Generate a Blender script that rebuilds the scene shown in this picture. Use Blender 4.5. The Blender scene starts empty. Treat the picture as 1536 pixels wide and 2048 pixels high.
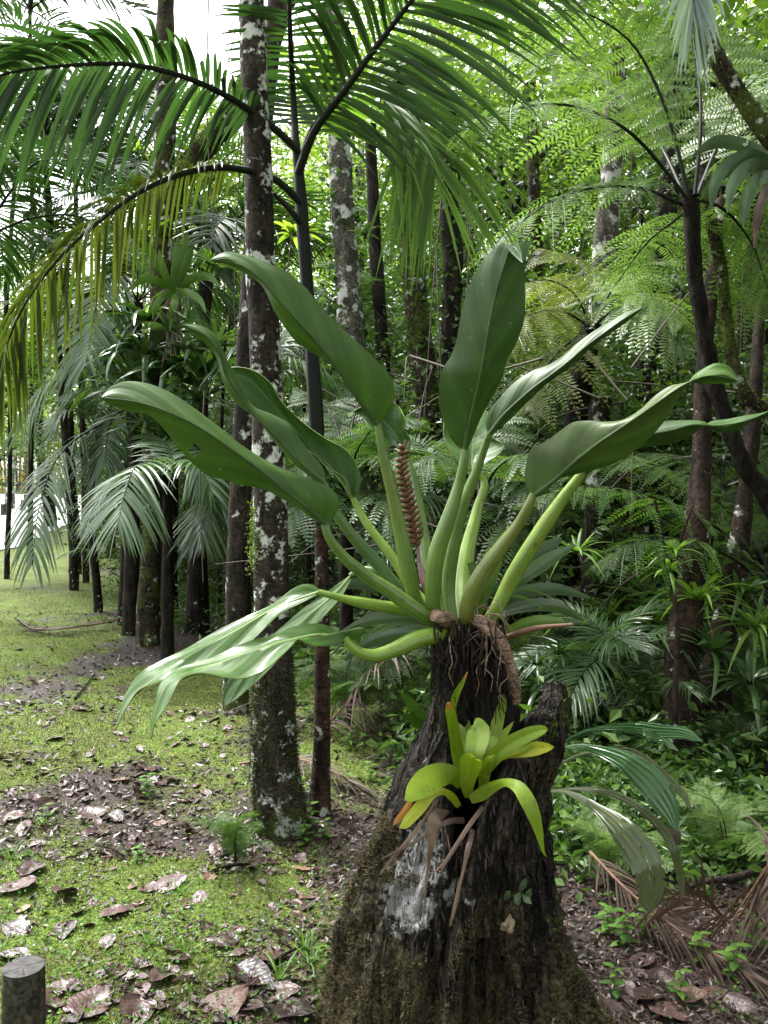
import bpy, math, random
import numpy as np
from mathutils import Vector, Matrix, Euler
R_ = math.radians
scene = bpy.context.scene
C = scene.collection
rng = np.random.default_rng(7)
random.seed(7)

# ------------------------------------------------------------------ camera, sky, sun, exposure
F, CX, HY, CAMH = 1704.0, 768.0, 970.0, 1.6
cam_d = bpy.data.cameras.new('camera'); cam = bpy.data.objects.new('camera', cam_d); C.objects.link(cam)
cam.location = (0, 0, CAMH); cam.rotation_euler = (R_(90), 0, 0)
cam_d.sensor_fit = 'AUTO'; cam_d.sensor_width = 36.0; cam_d.lens = F / 2048 * 36
cam_d.shift_y = -(1024 - HY) / 2048
cam_d.clip_start = 0.05; cam_d.clip_end = 2000
scene.camera = cam
SUN_EL, SUN_AZ = R_(62), R_(-50)      # azimuth measured from +Y, negative = left
w = bpy.data.worlds.new('World'); scene.world = w; w.use_nodes = True
nt = w.node_tree; bg = nt.nodes['Background']
sky = nt.nodes.new('ShaderNodeTexSky'); sky.sky_type = 'NISHITA'; sky.sun_disc = False
sky.sun_elevation = SUN_EL; sky.sun_rotation = SUN_AZ; sky.air_density = 1.0; sky.dust_density = 4.0; sky.ozone_density = 1.0
hsv = nt.nodes.new('ShaderNodeHueSaturation'); hsv.inputs['Saturation'].default_value = 0.12
nt.links.new(sky.outputs[0], hsv.inputs['Color']); nt.links.new(hsv.outputs[0], bg.inputs['Color'])
bg.inputs['Strength'].default_value = 0.14
sd = bpy.data.lights.new('sun', 'SUN'); sd.energy = 1.5; sd.angle = R_(10); sd.color = (1.0, 0.97, 0.92)
so = bpy.data.objects.new('sun', sd); C.objects.link(so)
so.rotation_euler = Vector((-math.sin(SUN_AZ) * math.cos(SUN_EL), -math.cos(SUN_AZ) * math.cos(SUN_EL), -math.sin(SUN_EL))).to_track_quat('-Z', 'Y').to_euler()
vs = scene.view_settings; vs.view_transform = 'Standard'; vs.look = 'None'; vs.gamma = 1.0; vs.use_curve_mapping = False
vs.exposure = 2.5
cy = scene.cycles
cy.max_bounces = 7; cy.diffuse_bounces = 3; cy.glossy_bounces = 3; cy.transmission_bounces = 4; cy.transparent_max_bounces = 4
cy.use_adaptive_sampling = True; cy.adaptive_threshold = 0.02; cy.use_denoising = True
cy.caustics_reflective = False; cy.caustics_refractive = False

# ------------------------------------------------------------------ helpers
def P(px, py, d):
    return np.array([(px - CX) / F * d, d, CAMH + (HY - py) / F * d])

def _hash(i, j, k, s):
    n = (i * 374761393 + j * 668265263 + k * 2147483647 + s * 974711) & 0x7fffffff
    n = ((n ^ (n >> 13)) * 1274126177) & 0x7fffffff
    n = ((n ^ (n >> 16)) * 2246822519) & 0x7fffffff
    return (n & 0xffff) / 65535.0
def vnoise(p, s=0):
    p = np.atleast_2d(np.asarray(p, float)); i = np.floor(p).astype(np.int64); f = p - i; f = f * f * (3 - 2 * f)
    o = 0
    for a in (0, 1):
        for b in (0, 1):
            for c in (0, 1):
                wgt = (f[:, 0] if a else 1 - f[:, 0]) * (f[:, 1] if b else 1 - f[:, 1]) * (f[:, 2] if c else 1 - f[:, 2])
                o = o + wgt * _hash(i[:, 0] + a, i[:, 1] + b, i[:, 2] + c, s)
    return o * 2 - 1
def fbm(p, s=0, o=3):
    p = np.asarray(p, float); r = 0; a = 1.0
    for k in range(o):
        r = r + a * vnoise(p * 2 ** k, s + k * 17); a *= .5
    return r
def nrm(v):
    v = np.asarray(v, float); return v / np.maximum(np.linalg.norm(v, axis=-1, keepdims=True), 1e-9)
def catmull(pts, n):
    pts = np.asarray(pts, float)
    if len(pts) == 2: return pts[0] + (pts[1] - pts[0]) * np.linspace(0, 1, n)[:, None]
    seg = np.linalg.norm(np.diff(pts[:, :min(3, pts.shape[1])], axis=0), axis=1); t = np.concatenate([[0], np.cumsum(np.maximum(seg, 1e-6))]); t /= t[-1]
    m = np.gradient(pts, t, axis=0, edge_order=1)
    u = np.linspace(0, 1, n); k = np.clip(np.searchsorted(t, u, side='right') - 1, 0, len(t) - 2)
    h = (t[k + 1] - t[k])[:, None]; x = ((u - t[k]) / (t[k + 1] - t[k]))[:, None]
    return (2*x**3-3*x**2+1)*pts[k] + (x**3-2*x**2+x)*h*m[k] + (-2*x**3+3*x**2)*pts[k+1] + (x**3-x**2)*h*m[k+1]
def lin(vals, n):
    vals = np.asarray(vals, float); return np.interp(np.linspace(0, 1, n), np.linspace(0, 1, len(vals)), vals)

class MB:
    def __init__(s): s.V = []; s.Fq = []; s.Ft = []; s.T = []; s.U = []; s.n = 0; s.Mq = []; s.Mt = []
    def add(s, V, F, tint=.5, uv=None, mi=0):
        V = np.asarray(V, float).reshape(-1, 3); F = np.asarray(F, np.int64); n = len(V)
        s.V.append(V); s.T.append(np.broadcast_to(np.asarray(tint, float), (n,)).copy())
        s.U.append(np.zeros((n, 2)) if uv is None else np.asarray(uv, float).reshape(-1, 2))
        if F.shape[1] == 4: s.Fq.append(F + s.n); s.Mq.append(np.full(len(F), mi))
        else: s.Ft.append(F + s.n); s.Mt.append(np.full(len(F), mi))
        s.n += n
    def mesh(s, name, mats, off=(0, 0, 0), smooth=True):
        V = np.concatenate(s.V) - np.asarray(off, float)
        me = bpy.data.meshes.new(name)
        q = np.concatenate(s.Fq) if s.Fq else np.zeros((0, 4), np.int64); t = np.concatenate(s.Ft) if s.Ft else np.zeros((0, 3), np.int64)
        li = np.concatenate([q.ravel(), t.ravel()]); st = np.concatenate([np.arange(len(q)) * 4, len(q) * 4 + np.arange(len(t)) * 3])
        me.vertices.add(len(V)); me.vertices.foreach_set('co', V.ravel())
        me.loops.add(len(li)); me.loops.foreach_set('vertex_index', li)
        me.polygons.add(len(st)); me.polygons.foreach_set('loop_start', st)
        me.polygons.foreach_set('use_smooth', np.full(len(st), smooth))
        me.polygons.foreach_set('material_index', np.concatenate(s.Mq + s.Mt).astype(np.int32))
        a = me.attributes.new('tint', 'FLOAT', 'POINT'); a.data.foreach_set('value', np.concatenate(s.T).astype(np.float32))
        u = me.uv_layers.new(name='UVMap'); u.data.foreach_set('uv', np.concatenate(s.U)[li].astype(np.float32).ravel())
        for m in (mats if isinstance(mats, (list, tuple)) else [mats]): me.materials.append(m)
        me.update(calc_edges=True); me.validate()
        return me
    def build(s, name, mats, parent=None, off=None, smooth=True):
        o_ = (0, 0, 0) if off is None else off
        if off is None and parent is not None: o_ = world_of(parent)
        o = bpy.data.objects.new(name, s.mesh(name, mats, o_, smooth)); C.objects.link(o)
        if parent is not None: o.parent = parent
        elif off is not None: o.location = off
        return o
def world_of(o):
    v = np.zeros(3)
    while o is not None: v = v + np.array(o.location); o = o.parent
    return v
def tag(o, label=None, cat=None, group=None, kind=None):
    if label: o['label'] = label
    if cat: o['category'] = cat
    if group: o['group'] = group
    if kind: o['kind'] = kind
    return o
def thing(name, label, cat, loc=(0, 0, 0), rz=0, group=None, s=1):
    o = bpy.data.objects.new(name, None); C.objects.link(o); o.empty_display_size = .1
    o.location = loc; o.rotation_euler = (0, 0, rz); o.scale = (s, s, s)
    return tag(o, label, cat, group)
def inst(name, me, parent, loc=(0, 0, 0), rot=(0, 0, 0), s=1):
    o = bpy.data.objects.new(name, me); C.objects.link(o); o.parent = parent
    o.location = loc; o.rotation_euler = rot; o.scale = (s, s, s) if np.isscalar(s) else s
    return o
def copy_tree(o, parent=None):
    c = o.copy(); C.objects.link(c); c.parent = parent
    for ch in list(o.children): copy_tree(ch, c)
    return c
def frames(pts):
    T = nrm(np.gradient(pts, axis=0)); n = len(pts); N = np.zeros_like(T)
    a = np.array([0, 0, 1.]) if abs(T[0][2]) < .9 else np.array([1., 0, 0])
    N[0] = nrm(a - T[0] * a.dot(T[0]))
    for i in range(1, n): N[i] = nrm(N[i-1] - T[i] * N[i-1].dot(T[i]))
    return T, N, np.cross(T, N)
def tube(mb, pts, rad, sides=10, n=None, amp=0., fr=6., seed=0, tint=.5, mi=0, cap=True, stretch=.35):
    pts = np.asarray(pts, float); n = n or max(len(pts), 8)
    rad = lin([rad, rad] if np.isscalar(rad) else rad, n)
    c = catmull(pts, n) if len(pts) > 1 else pts
    T, N, B = frames(c); a = np.linspace(0, 2*math.pi, sides, endpoint=False)
    dirs = N[:, None] * np.cos(a)[None, :, None] + B[:, None] * np.sin(a)[None, :, None]
    V = c[:, None] + dirs * rad[:, None, None]
    if amp:
        q = (dirs * rad[:, None, None] * 1.0 + c[:, None] * np.array([1, 1, stretch])).reshape(-1, 3) * fr
        V = V + dirs * (fbm(q, seed, 3).reshape(n, sides) * amp * rad[:, None])[..., None]
    L = np.concatenate([[0], np.cumsum(np.linalg.norm(np.diff(c, axis=0), axis=1))])
    uv = np.stack(np.broadcast_arrays(L[:, None], (a / 6.2832)[None]), -1)
    i = np.arange(n-1)[:, None] * sides; j = np.arange(sides)[None]; k = (j + 1) % sides
    Fq = np.stack([i + j, i + k, i + sides + k, i + sides + j], -1).reshape(-1, 4)
    mb.add(V, Fq, tint, uv, mi)
    if cap:
        for e, o_ in ((0, 1), (n-1, -1)):
            ring = V[e]; cc = np.vstack([ring, ring.mean(0)]); idx = np.arange(sides)
            tri = np.stack([idx, (idx+1) % sides, np.full(sides, sides)], -1)
            mb.add(cc, tri if e else tri[:, ::-1], tint, None, mi)
def strip(mb, path, width, wdir, fold=.25, nrmv=None, tint=.5, nx=3, mi=0, curl=0.):
    """leaf strip along path; wdir = unit width direction per station; fold lifts the edges along the normal"""
    n = len(path); T = nrm(np.gradient(path, axis=0))
    wdir = nrm(wdir - T * np.sum(wdir * T, -1, keepdims=True)); N = np.cross(wdir, T)
    c = np.linspace(-1, 1, nx)
    V = path[:, None] + wdir[:, None] * (width[:, None] * c)[..., None] + N[:, None] * ((width * fold)[:, None] * (np.abs(c) - curl * c * c))[..., None]
    uv = np.stack(np.broadcast_arrays(np.linspace(0, 1, n)[:, None], c[None]), -1)
    i = np.arange(n-1)[:, None] * nx; j = np.arange(nx-1)[None]
    mb.add(V, np.stack([i+j, i+j+1, i+nx+j+1, i+nx+j], -1).reshape(-1, 4), tint, uv, mi)
UP = np.array([0, 0, 1.])
def palm_frond(mb, ctrl, pairs=45, L=.5, wid=.016, droop=.35, fwd=.5, lift=.25, s0=.18, r0=.014, seed=0, seg=6, stalk=None, tipmin=.35, side=None, prof=None, jit=.08, both=(1, -1)):
    g = np.random.default_rng(seed); n = 60; c = catmull(ctrl, n); T = nrm(np.gradient(c, axis=0))
    tube(stalk or mb, ctrl, [r0, r0*.7, r0*.4, r0*.15], 6, n=26, mi=0 if stalk else 1, tint=.5, cap=False)
    for k in range(pairs):
        s = s0 + (1 - s0) * (k + .5) / pairs
        for sg in both:
            if g.random() < .035: continue
            sj = np.clip(s + g.normal(0, .25/pairs), 0, 1) * (n-1); i = int(min(sj, n-2)); f = sj - i
            p = c[i]*(1-f) + c[i+1]*f; t = nrm(T[i])
            sd_ = np.cross(t, UP) if side is None else np.asarray(side, float); sd_ = nrm(sd_ - t*sd_.dot(t)) if np.linalg.norm(sd_) > .15 else np.array([1., 0, 0])
            nm = np.cross(sd_, t); nm = nm if nm[2] >= 0 or side is not None else -nm
            q = (s - s0) / (1 - s0)
            pl = (math.sin(math.pi * min(1, q*1.0) ** .75) ** .6 * (1-tipmin) + tipmin) if prof is None else np.interp(q, np.linspace(0, 1, len(prof)), prof)
            l = L * pl * (1 + g.normal(0, .06)); a = fwd + .75 * q**2 + g.normal(0, jit)
            d = nrm(sg * sd_ * math.cos(a) + t * math.sin(a) + nm * (lift + g.normal(0, jit)))
            u = np.linspace(0, 1, seg+1)[:, None]; dr = droop * (1 + g.normal(0, .2))
            path = p + l * (d * u - UP * dr * u**2 * .9); 
            wd = np.broadcast_to(nrm(t - d*t.dot(d)) * sg, (seg+1, 3))
            wp = wid * (.8 + .2*pl) * np.array([.45, .9, 1, .92, .72, .42, .03])[np.linspace(0, 6, seg+1).round().astype(int)]
            strip(mb, path, wp, wd, .3, tint=np.clip(g.normal(.5, .2), 0, 1))
def fern_frond(mb, ctrl, pairs=26, L=.42, pin=18, droop=.42, s0=.22, r0=.012, seed=0, stalk=None, pl_len=.15, side=None, lift=.05):
    g = np.random.default_rng(seed); n = 50; c = catmull(ctrl, n); T = nrm(np.gradient(c, axis=0))
    tube(stalk or mb, ctrl, [r0, r0*.8, r0*.5, r0*.15], 6, n=24, mi=0 if stalk else 1, cap=False)
    for k in range(pairs):
        s = s0 + (1-s0) * (k+.5)/pairs; q = (s-s0)/(1-s0)
        for sg in (1, -1):
            if g.random() < .07: continue
            i = int(min(s*(n-1), n-2)); f = s*(n-1)-i; p = c[i]*(1-f)+c[i+1]*f; t = T[i]
            sd_ = np.cross(t, UP) if side is None else np.asarray(side, float); sd_ = nrm(sd_ - t*sd_.dot(t)); nm = np.cross(sd_, t)
            l = L * (math.sin(math.pi * (.18+.8*q))**.8 + .04) * (1+g.normal(0, .06)); a = .25 + .5*q + g.normal(0, .11); l = l*(g.uniform(.35, .7) if g.random() < .06 else 1)
            d = nrm(sg*sd_*math.cos(a) + t*math.sin(a) + nm*(lift+g.normal(0, .14))); m = pin
            u = (np.arange(m)+.6)/m
            base = p + l*(d*u[:, None] - UP*droop*(u**2)[:, None]); td = nrm(d - 2*UP*droop*u[:, None])
            wd = nrm(t - td*np.sum(td*t, -1, keepdims=True)); N = np.cross(td, wd)
            ln = pl_len * L * np.minimum(1, (1-u)*2.2+.12); wd2 = l/m*.36
            tin = np.clip(g.normal(.5, .3), 0, 1); ln = ln*(1+g.normal(0, .12, m))*(g.random(m) > .04)
            for s2 in (1, -1):
                pd = nrm(wd*s2 + td*.45 - N*.12)
                e = pd*ln[:, None]
                q4 = np.stack([base, base+e*.45+td*wd2, base+e, base+e*.45-td*wd2], 1)
                mb.add(q4, np.arange(m*4).reshape(-1, 4)[:, ::s2], tin)
            u3 = np.array([0, .5, 1.])[:, None]; strip(mb, p + l*(d*u3 - UP*droop*u3**2), np.array([.004, .003, .001]), np.broadcast_to(wd[0], (3, 3)), 0, tint=.2, nx=2)
def leaves(mb, pos, size, g, up=.4, aspect=.42, tint=None, droop=.3, fold=.25):
    """scatter of small folded leaves, two faces each"""
    n = len(pos); size = np.broadcast_to(size, (n,)) * (1 + g.normal(0, .25, n)).clip(.4, 1.8)
    a = g.uniform(0, 6.2832, n); z = g.normal(-droop, .45, n)
    d = nrm(np.stack([np.cos(a), np.sin(a), z], -1)); nn = nrm(g.normal(0, .6, (n, 3)) + UP*up)
    wd = nrm(np.cross(d, nn)); N = np.cross(wd, d)
    b = pos; tip = pos + d*size[:, None]; mid = pos + d*size[:, None]*.42; h = size[:, None]*aspect*.5
    V = np.stack([b, mid + wd*h + N*h*fold, tip - N*h*.3, mid - wd*h + N*h*fold], 1)
    i = np.arange(n)[:, None]*4
    tt = np.repeat(np.clip(g.normal(.5, .25, n), 0, 1) if tint is None else tint, 4)
    mb.add(V, np.concatenate([i+[0, 1, 2], i+[0, 2, 3]]), tt)
def rosette(mb, n=14, L=.4, wid=.022, seed=0, up=1.0, droop=.9, mi=0, tip=.02):
    g = np.random.default_rng(seed)
    for k in range(n):
        a = k*2.39996 + g.normal(0, .2); el = up*(1 - .75*k/n) + g.normal(0, .1); l = L*(.7+.4*g.random())*(1-.25*(k < 3))
        d = np.array([math.cos(a)*math.cos(el), math.sin(a)*math.cos(el), math.sin(el)]); u = np.linspace(0, 1, 9)[:, None]
        path = l*(d*u - UP*droop*u**2.2*(.35+.5*k/n)*(1+g.normal(0, .2)))
        wd = np.broadcast_to(np.array([-math.sin(a), math.cos(a), 0]), (9, 3))
        strip(mb, path, wid*np.array([1.1, 1, 1, 1, .95, .85, .68, .42, tip]), wd, .45, tint=np.clip(g.normal(.5, .22), 0, 1), mi=mi, nx=5, curl=.4)
def fuzz(mb, pts, nr, size, g, tint=None):
    n = len(pts); size = np.broadcast_to(size, (n,))*(.5+g.random(n)); r = nrm(g.normal(0, 1, (n, 3)))
    d = nrm(nr + r*.9 + UP*.25); wd = nrm(np.cross(d, r)); sz = size[:, None]
    V = np.stack([pts - wd*sz*.22 - nr*sz*.2, pts + wd*sz*.22 - nr*sz*.2, pts + d*sz], 1)
    mb.add(V, np.arange(n*3).reshape(-1, 3), np.repeat(np.clip(g.normal(.5, .25, n), 0, 1) if tint is None else tint, 3))

# ------------------------------------------------------------------ materials
def newmat(name):
    m = bpy.data.materials.new(name); m.use_nodes = True; t = m.node_tree
    return m, t, t.nodes['Principled BSDF'], t.nodes['Material Output']
def N_(t, typ, **kw):
    n = t.nodes.new(typ)
    for k, v in kw.items():
        if k in n.inputs.keys() if isinstance(k, str) else False: n.inputs[k].default_value = v
        else: setattr(n, k, v)
    return n
def noise(t, scale, det=4, rough=.55, co=None):
    n = t.nodes.new('ShaderNodeTexNoise'); n.inputs['Scale'].default_value = scale; n.inputs['Detail'].default_value = det; n.inputs['Roughness'].default_value = rough
    if co is not None: t.links.new(co, n.inputs['Vector'])
    return n
def ramp(t, src, stops):
    r = t.nodes.new('ShaderNodeValToRGB'); e = r.color_ramp.elements
    while len(e) < len(stops): e.new(.5)
    for x, (p, c) in zip(e, stops): x.position = p; x.color = (c, c, c, 1) if np.isscalar(c) else (*c, 1)
    t.links.new(src, r.inputs[0]); return r.outputs[0]
def mix(t, f, a, b, mode='MIX'):
    m = t.nodes.new('ShaderNodeMix'); m.data_type = 'RGBA'; m.blend_type = mode
    for k, v in ((0, f), (6, a), (7, b)):
        if isinstance(v, (int, float)): m.inputs[k].default_value = v if k == 0 else (v, v, v, 1)
        elif isinstance(v, tuple): m.inputs[k].default_value = (*v, 1)
        else: t.links.new(v, m.inputs[k])
    return m.outputs[2]
def math_(t, op, a, b=0., c=0.):
    m = t.nodes.new('ShaderNodeMath'); m.operation = op
    for k, v in enumerate((a, b, c)):
        if isinstance(v, (int, float)): m.inputs[k].default_value = v
        else: t.links.new(v, m.inputs[k])
    return m.outputs[0]
def bump(t, h, bs, strength=.5, dist=.01):
    b = t.nodes.new('ShaderNodeBump'); b.inputs['Strength'].default_value = strength; b.inputs['Distance'].default_value = dist
    t.links.new(h, b.inputs['Height']); t.links.new(b.outputs[0], bs.inputs['Normal'])
def objco(t): return t.nodes.new('ShaderNodeTexCoord').outputs['Object']
def leafmat(name, c1, c2, rough=.35, trans=.35, tcol=None, spec=.28, nsc=9, spots=0, vary=.35):
    m, t, b, out = newmat(name)
    a = t.nodes.new('ShaderNodeAttribute'); a.attribute_name = 'tint'
    oi = t.nodes.new('ShaderNodeObjectInfo')
    co = objco(t); nz = noise(t, nsc, 3, co=co)
    f = math_(t, 'ADD', a.outputs['Fac'], math_(t, 'MULTIPLY', math_(t, 'SUBTRACT', oi.outputs['Random'], .5), vary))
    f = math_(t, 'ADD', f, math_(t, 'MULTIPLY', math_(t, 'SUBTRACT', nz.outputs['Fac'], .5), .5))
    col = ramp(t, f, [(0.05, c1), (.95, c2)])
    if spots:
        sp = noise(t, 60, 2, co=co); col = mix(t, ramp(t, sp.outputs['Fac'], [(.66, 0), (.72, spots)]), col, (.12, .09, .03))
    t.links.new(col, b.inputs['Base Color']); b.inputs['Roughness'].default_value = rough; b.inputs['Specular IOR Level'].default_value = spec
    if trans:
        tr = t.nodes.new('ShaderNodeBsdfTranslucent'); tc = mix(t, 1.0, col, tcol or (1.3, 1.5, .5), 'MULTIPLY'); t.links.new(tc, tr.inputs['Color'])
        ms = t.nodes.new('ShaderNodeMixShader'); ms.inputs[0].default_value = trans
        t.links.new(b.outputs[0], ms.inputs[1]); t.links.new(tr.outputs[0], ms.inputs[2]); t.links.new(ms.outputs[0], out.inputs['Surface'])
    return m
def barkmat(name, c1, c2, lichen=0., moss=0., mossz=None, scale=12, rough=.75, rings=0, lsc=9, bumpd=.012, mosscol=((.035, .05, .012), (.09, .12, .02)), lcol=(.5, .52, .48)):
    m, t, b, out = newmat(name); co = objco(t)
    mp = t.nodes.new('ShaderNodeMapping'); mp.inputs['Scale'].default_value = (1, 1, .35); t.links.new(co, mp.inputs[0])
    n1 = noise(t, scale, 6, .65, mp.outputs[0]); n2 = noise(t, scale*4, 5, .7, co)
    col = ramp(t, n1.outputs['Fac'], [(.4, c1), (.62, c2)])
    col = mix(t, .8, col, ramp(t, n2.outputs['Fac'], [(.38, .2), (.62, 1.35)]), 'MULTIPLY')
    h = math_(t, 'ADD', n1.outputs['Fac'], math_(t, 'MULTIPLY', n2.outputs['Fac'], .5))
    sep = t.nodes.new('ShaderNodeSeparateXYZ'); t.links.new(co, sep.inputs[0]); z = sep.outputs['Z']
    if rings:
        wv = t.nodes.new('ShaderNodeTexWave'); wv.bands_direction = 'Z'; wv.inputs['Scale'].default_value = rings; wv.inputs['Distortion'].default_value = .6; t.links.new(co, wv.inputs['Vector'])
        rg = ramp(t, wv.outputs['Fac'], [(.0, .55), (.12, 1.0)]); col = mix(t, .8, col, rg, 'MULTIPLY')
        h = math_(t, 'ADD', h, math_(t, 'MULTIPLY', rg, .4))
    if moss:
        nm = noise(t, 5, 6, .7, co); th = math_(t, 'ADD', nm.outputs['Fac'], moss - .5)
        if mossz is not None:
            th = math_(t, 'ADD', th, math_(t, 'MULTIPLY', math_(t, 'SUBTRACT', mossz, z), .35))
        f = ramp(t, th, [(.5, 0), (.62, .9)]); col = mix(t, f, col, ramp(t, n2.outputs['Fac'], [(.3, mosscol[0]), (.7, mosscol[1])]))
        h = math_(t, 'ADD', h, math_(t, 'MULTIPLY', f, n2.outputs['Fac']))
    if lichen:
        nl = noise(t, lsc, 4, .6, co); nl2 = noise(t, 2.2, 2, .5, co)
        th = math_(t, 'ADD', nl.outputs['Fac'], math_(t, 'MULTIPLY', math_(t, 'SUBTRACT', nl2.outputs['Fac'], .5), .4))
        th = math_(t, 'ADD', th, math_(t, 'MULTIPLY', math_(t, 'SUBTRACT', n2.outputs['Fac'], .5), .16)); lf = ramp(t, th, [(.635 - lichen*.3, 0), (.71 - lichen*.3, 1)])
        col = mix(t, lf, col, mix(t, .6, lcol, ramp(t, n2.outputs['Fac'], [(.3, .6), (.7, 1.1)]), 'MULTIPLY'))
    t.links.new(col, b.inputs['Base Color']); b.inputs['Roughness'].default_value = rough; b.inputs['Specular IOR Level'].default_value = .1
    bump(t, h, b, 1.0, bumpd*1.6); return m
def plain(name, c, rough=.6, nz=20, var=.4, spec=.25):
    m, t, b, out = newmat(name); n = noise(t, nz, 5, .6, objco(t))
    t.links.new(ramp(t, n.outputs['Fac'], [(.3, tuple(x*(1-var) for x in c)), (.7, tuple(x*(1+var) for x in c))]), b.inputs['Base Color'])
    b.inputs['Roughness'].default_value = rough; b.inputs['Specular IOR Level'].default_value = spec; bump(t, n.outputs['Fac'], b, .4, .004); return m

M = {}
M['palm'] = leafmat('palm_leaf', (.016, .04, .013), (.04, .085, .024), .38, .34, tcol=(1.15, 1.3, .6), spec=.45)
M['palm_bright'] = leafmat('bright_palm_leaf', (.045, .10, .018), (.11, .19, .034), .38, .48, tcol=(1.2, 1.35, .6))
M['palm_silver'] = leafmat('wet_palm_leaf', (.03, .07, .026), (.075, .13, .05), .3, .28, spec=.7)
M['palm_yellow'] = leafmat('yellowing_palm_leaf', (.05, .085, .012), (.075, .095, .02), .36, .4, tcol=(1.2, 1.2, .5), spec=.6)
M['palm_dead'] = leafmat('dead_palm_leaf', (.028, .019, .014), (.085, .054, .038), .55, .1, tcol=(1, .8, .6))
M['fern'] = leafmat('fern_leaf', (.075, .13, .035), (.15, .225, .07), .5, .42, tcol=(1.2, 1.35, .7))
M['fern_dark'] = leafmat('dark_fern_leaf', (.026, .06, .016), (.075, .13, .034), .5, .38, spec=.3)
M['fern_pale'] = leafmat('pale_fern_leaf', (.10, .16, .06), (.2, .27, .11), .35, .4)
M['fern_olive'] = leafmat('olive_fern_leaf', (.085, .12, .026), (.17, .20, .05), .42, .45, tcol=(1.2, 1.3, .6))
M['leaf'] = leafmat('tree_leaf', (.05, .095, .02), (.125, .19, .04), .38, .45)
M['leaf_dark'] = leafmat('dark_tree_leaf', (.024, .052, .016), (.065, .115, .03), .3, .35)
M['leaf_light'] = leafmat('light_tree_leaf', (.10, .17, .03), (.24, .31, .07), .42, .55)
M['weed'] = leafmat('weed_leaf', (.045, .11, .02), (.11, .21, .035), .4, .4)
M['strap'] = leafmat('strap_leaf', (.028, .065, .02), (.075, .14, .04), .27, .3, spec=.7)
M['strap_light'] = leafmat('light_strap_leaf', (.05, .11, .018), (.13, .22, .04), .33, .4)
M['strap_grey'] = leafmat('grey_strap_leaf', (.035, .07, .03), (.085, .13, .06), .35, .3)
M['lime'] = leafmat('lime_strap_leaf', (.16, .27, .018), (.27, .38, .035), .3, .4, tcol=(1.2, 1.2, .5), nsc=5, spots=.5, vary=.2)
M['yellowleaf'] = leafmat('yellow_strap_leaf', (.32, .36, .02), (.5, .46, .03), .35, .35, tcol=(1, 1, .4), nsc=5, vary=.1)
M['orange'] = leafmat('withered_strap_leaf', (.22, .09, .015), (.35, .17, .03), .6, .1, tcol=(1, .8, .4))
M['drystrap'] = leafmat('dry_strap_leaf', (.15, .095, .065), (.27, .185, .13), .5, .1, tcol=(1, .8, .6), nsc=30)
M['mossleaf'] = leafmat('moss_leaf', (.062, .105, .017), (.17, .235, .036), .7, .3)
M['mossdark'] = leafmat('dark_moss_leaf', (.022, .030, .01), (.07, .08, .022), .8, .15)
M['mosslime'] = leafmat('lime_moss_leaf', (.14, .19, .02), (.26, .31, .035), .7, .3)
M['stalk_dark'] = plain('dark_frond_stalk', (.008, .009, .006), .5, spec=.2)
M['stalk_green'] = plain('green_frond_stalk', (.05, .085, .025), .4)
M['stalk_brown'] = plain('brown_frond_stalk', (.12, .065, .04), .55)
M['bark_lichen'] = barkmat('lichen_bark', (.012, .0095, .007), (.055, .045, .034), .285, .25, .9, lsc=12)
M['bark_second'] = barkmat('dark_lichen_bark', (.010, .008, .006), (.04, .032, .025), .12, .4, .6)
M['bark_slim'] = barkmat('slim_palm_bark', (.013, .0085, .006), (.06, .036, .023), .16, .3, .25, rings=2.6, lsc=13)
M['sheath'] = plain('dark_green_crownshaft', (.005, .008, .005), .5, 8, spec=.15)
M['bark_dark'] = barkmat('dark_bark', (.006, .005, .004), (.03, .024, .018), .0, .3, scale=14)
M['bark_black'] = barkmat('fern_trunk_bark', (.004, .0035, .003), (.03, .023, .018), 0, 0, scale=22, bumpd=.03)
M['bark_moss'] = barkmat('mossy_bark', (.012, .009, .006), (.05, .04, .026), .1, .52, scale=10)
M['bark_brown'] = barkmat('brown_bark', (.013, .009, .007), (.055, .037, .027), .04, .28, scale=10)
M['bark_grey'] = barkmat('grey_lichen_bark', (.05, .045, .038), (.14, .13, .11), .40, .25, lsc=7)
M['twig'] = plain('twig_bark', (.07, .055, .045), .7)
M['root'] = plain('fibrous_root', (.010, .007, .005), .85, 60, .7, .2)
M['creep'] = barkmat('pinkish_stem_bark', (.15, .095, .07), (.36, .25, .19), 0, .12, scale=30, rings=9, rough=.55)

# ------------------------------------------------------------------ ground
BUMPS = [(-1.9, 3.6, .06, .5), (-.35, 3.15, .07, .55), (-2.4, 5.2, .08, .7), (-1.0, 5.6, .07, .6), (-.9, 2.7, .03, .4), (-.35, 4.3, .06, .45)]
def gz(x, y):
    x = np.asarray(x, float); y = np.asarray(y, float)
    z = .04*np.maximum(0, y-18) - .04*np.maximum(0, y-80)
    wv = np.clip((16-y)/6, 0, 1)*np.clip((14-np.abs(x))/6, 0, 1)
    p = np.stack([x, y, np.zeros_like(x)], -1).reshape(-1, 3)
    h = (.05*vnoise(p*.9, 3) + .022*vnoise(p*2.7, 4) + .009*vnoise(p*8, 5)).reshape(x.shape)
    for bx, by, hh, r in BUMPS: h = h + hh*np.exp(-((x-bx)**2+(y-by)**2)/r**2)
    z = z + h*wv
    s = np.clip((x + .25*np.clip(y-4, 0, 8)*0 - .6)/2.5, 0, 1)*np.clip((y-2.6)/3, 0, 1)
    return z - .25*s*np.clip((40-y)/20, 0, 1)
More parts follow.
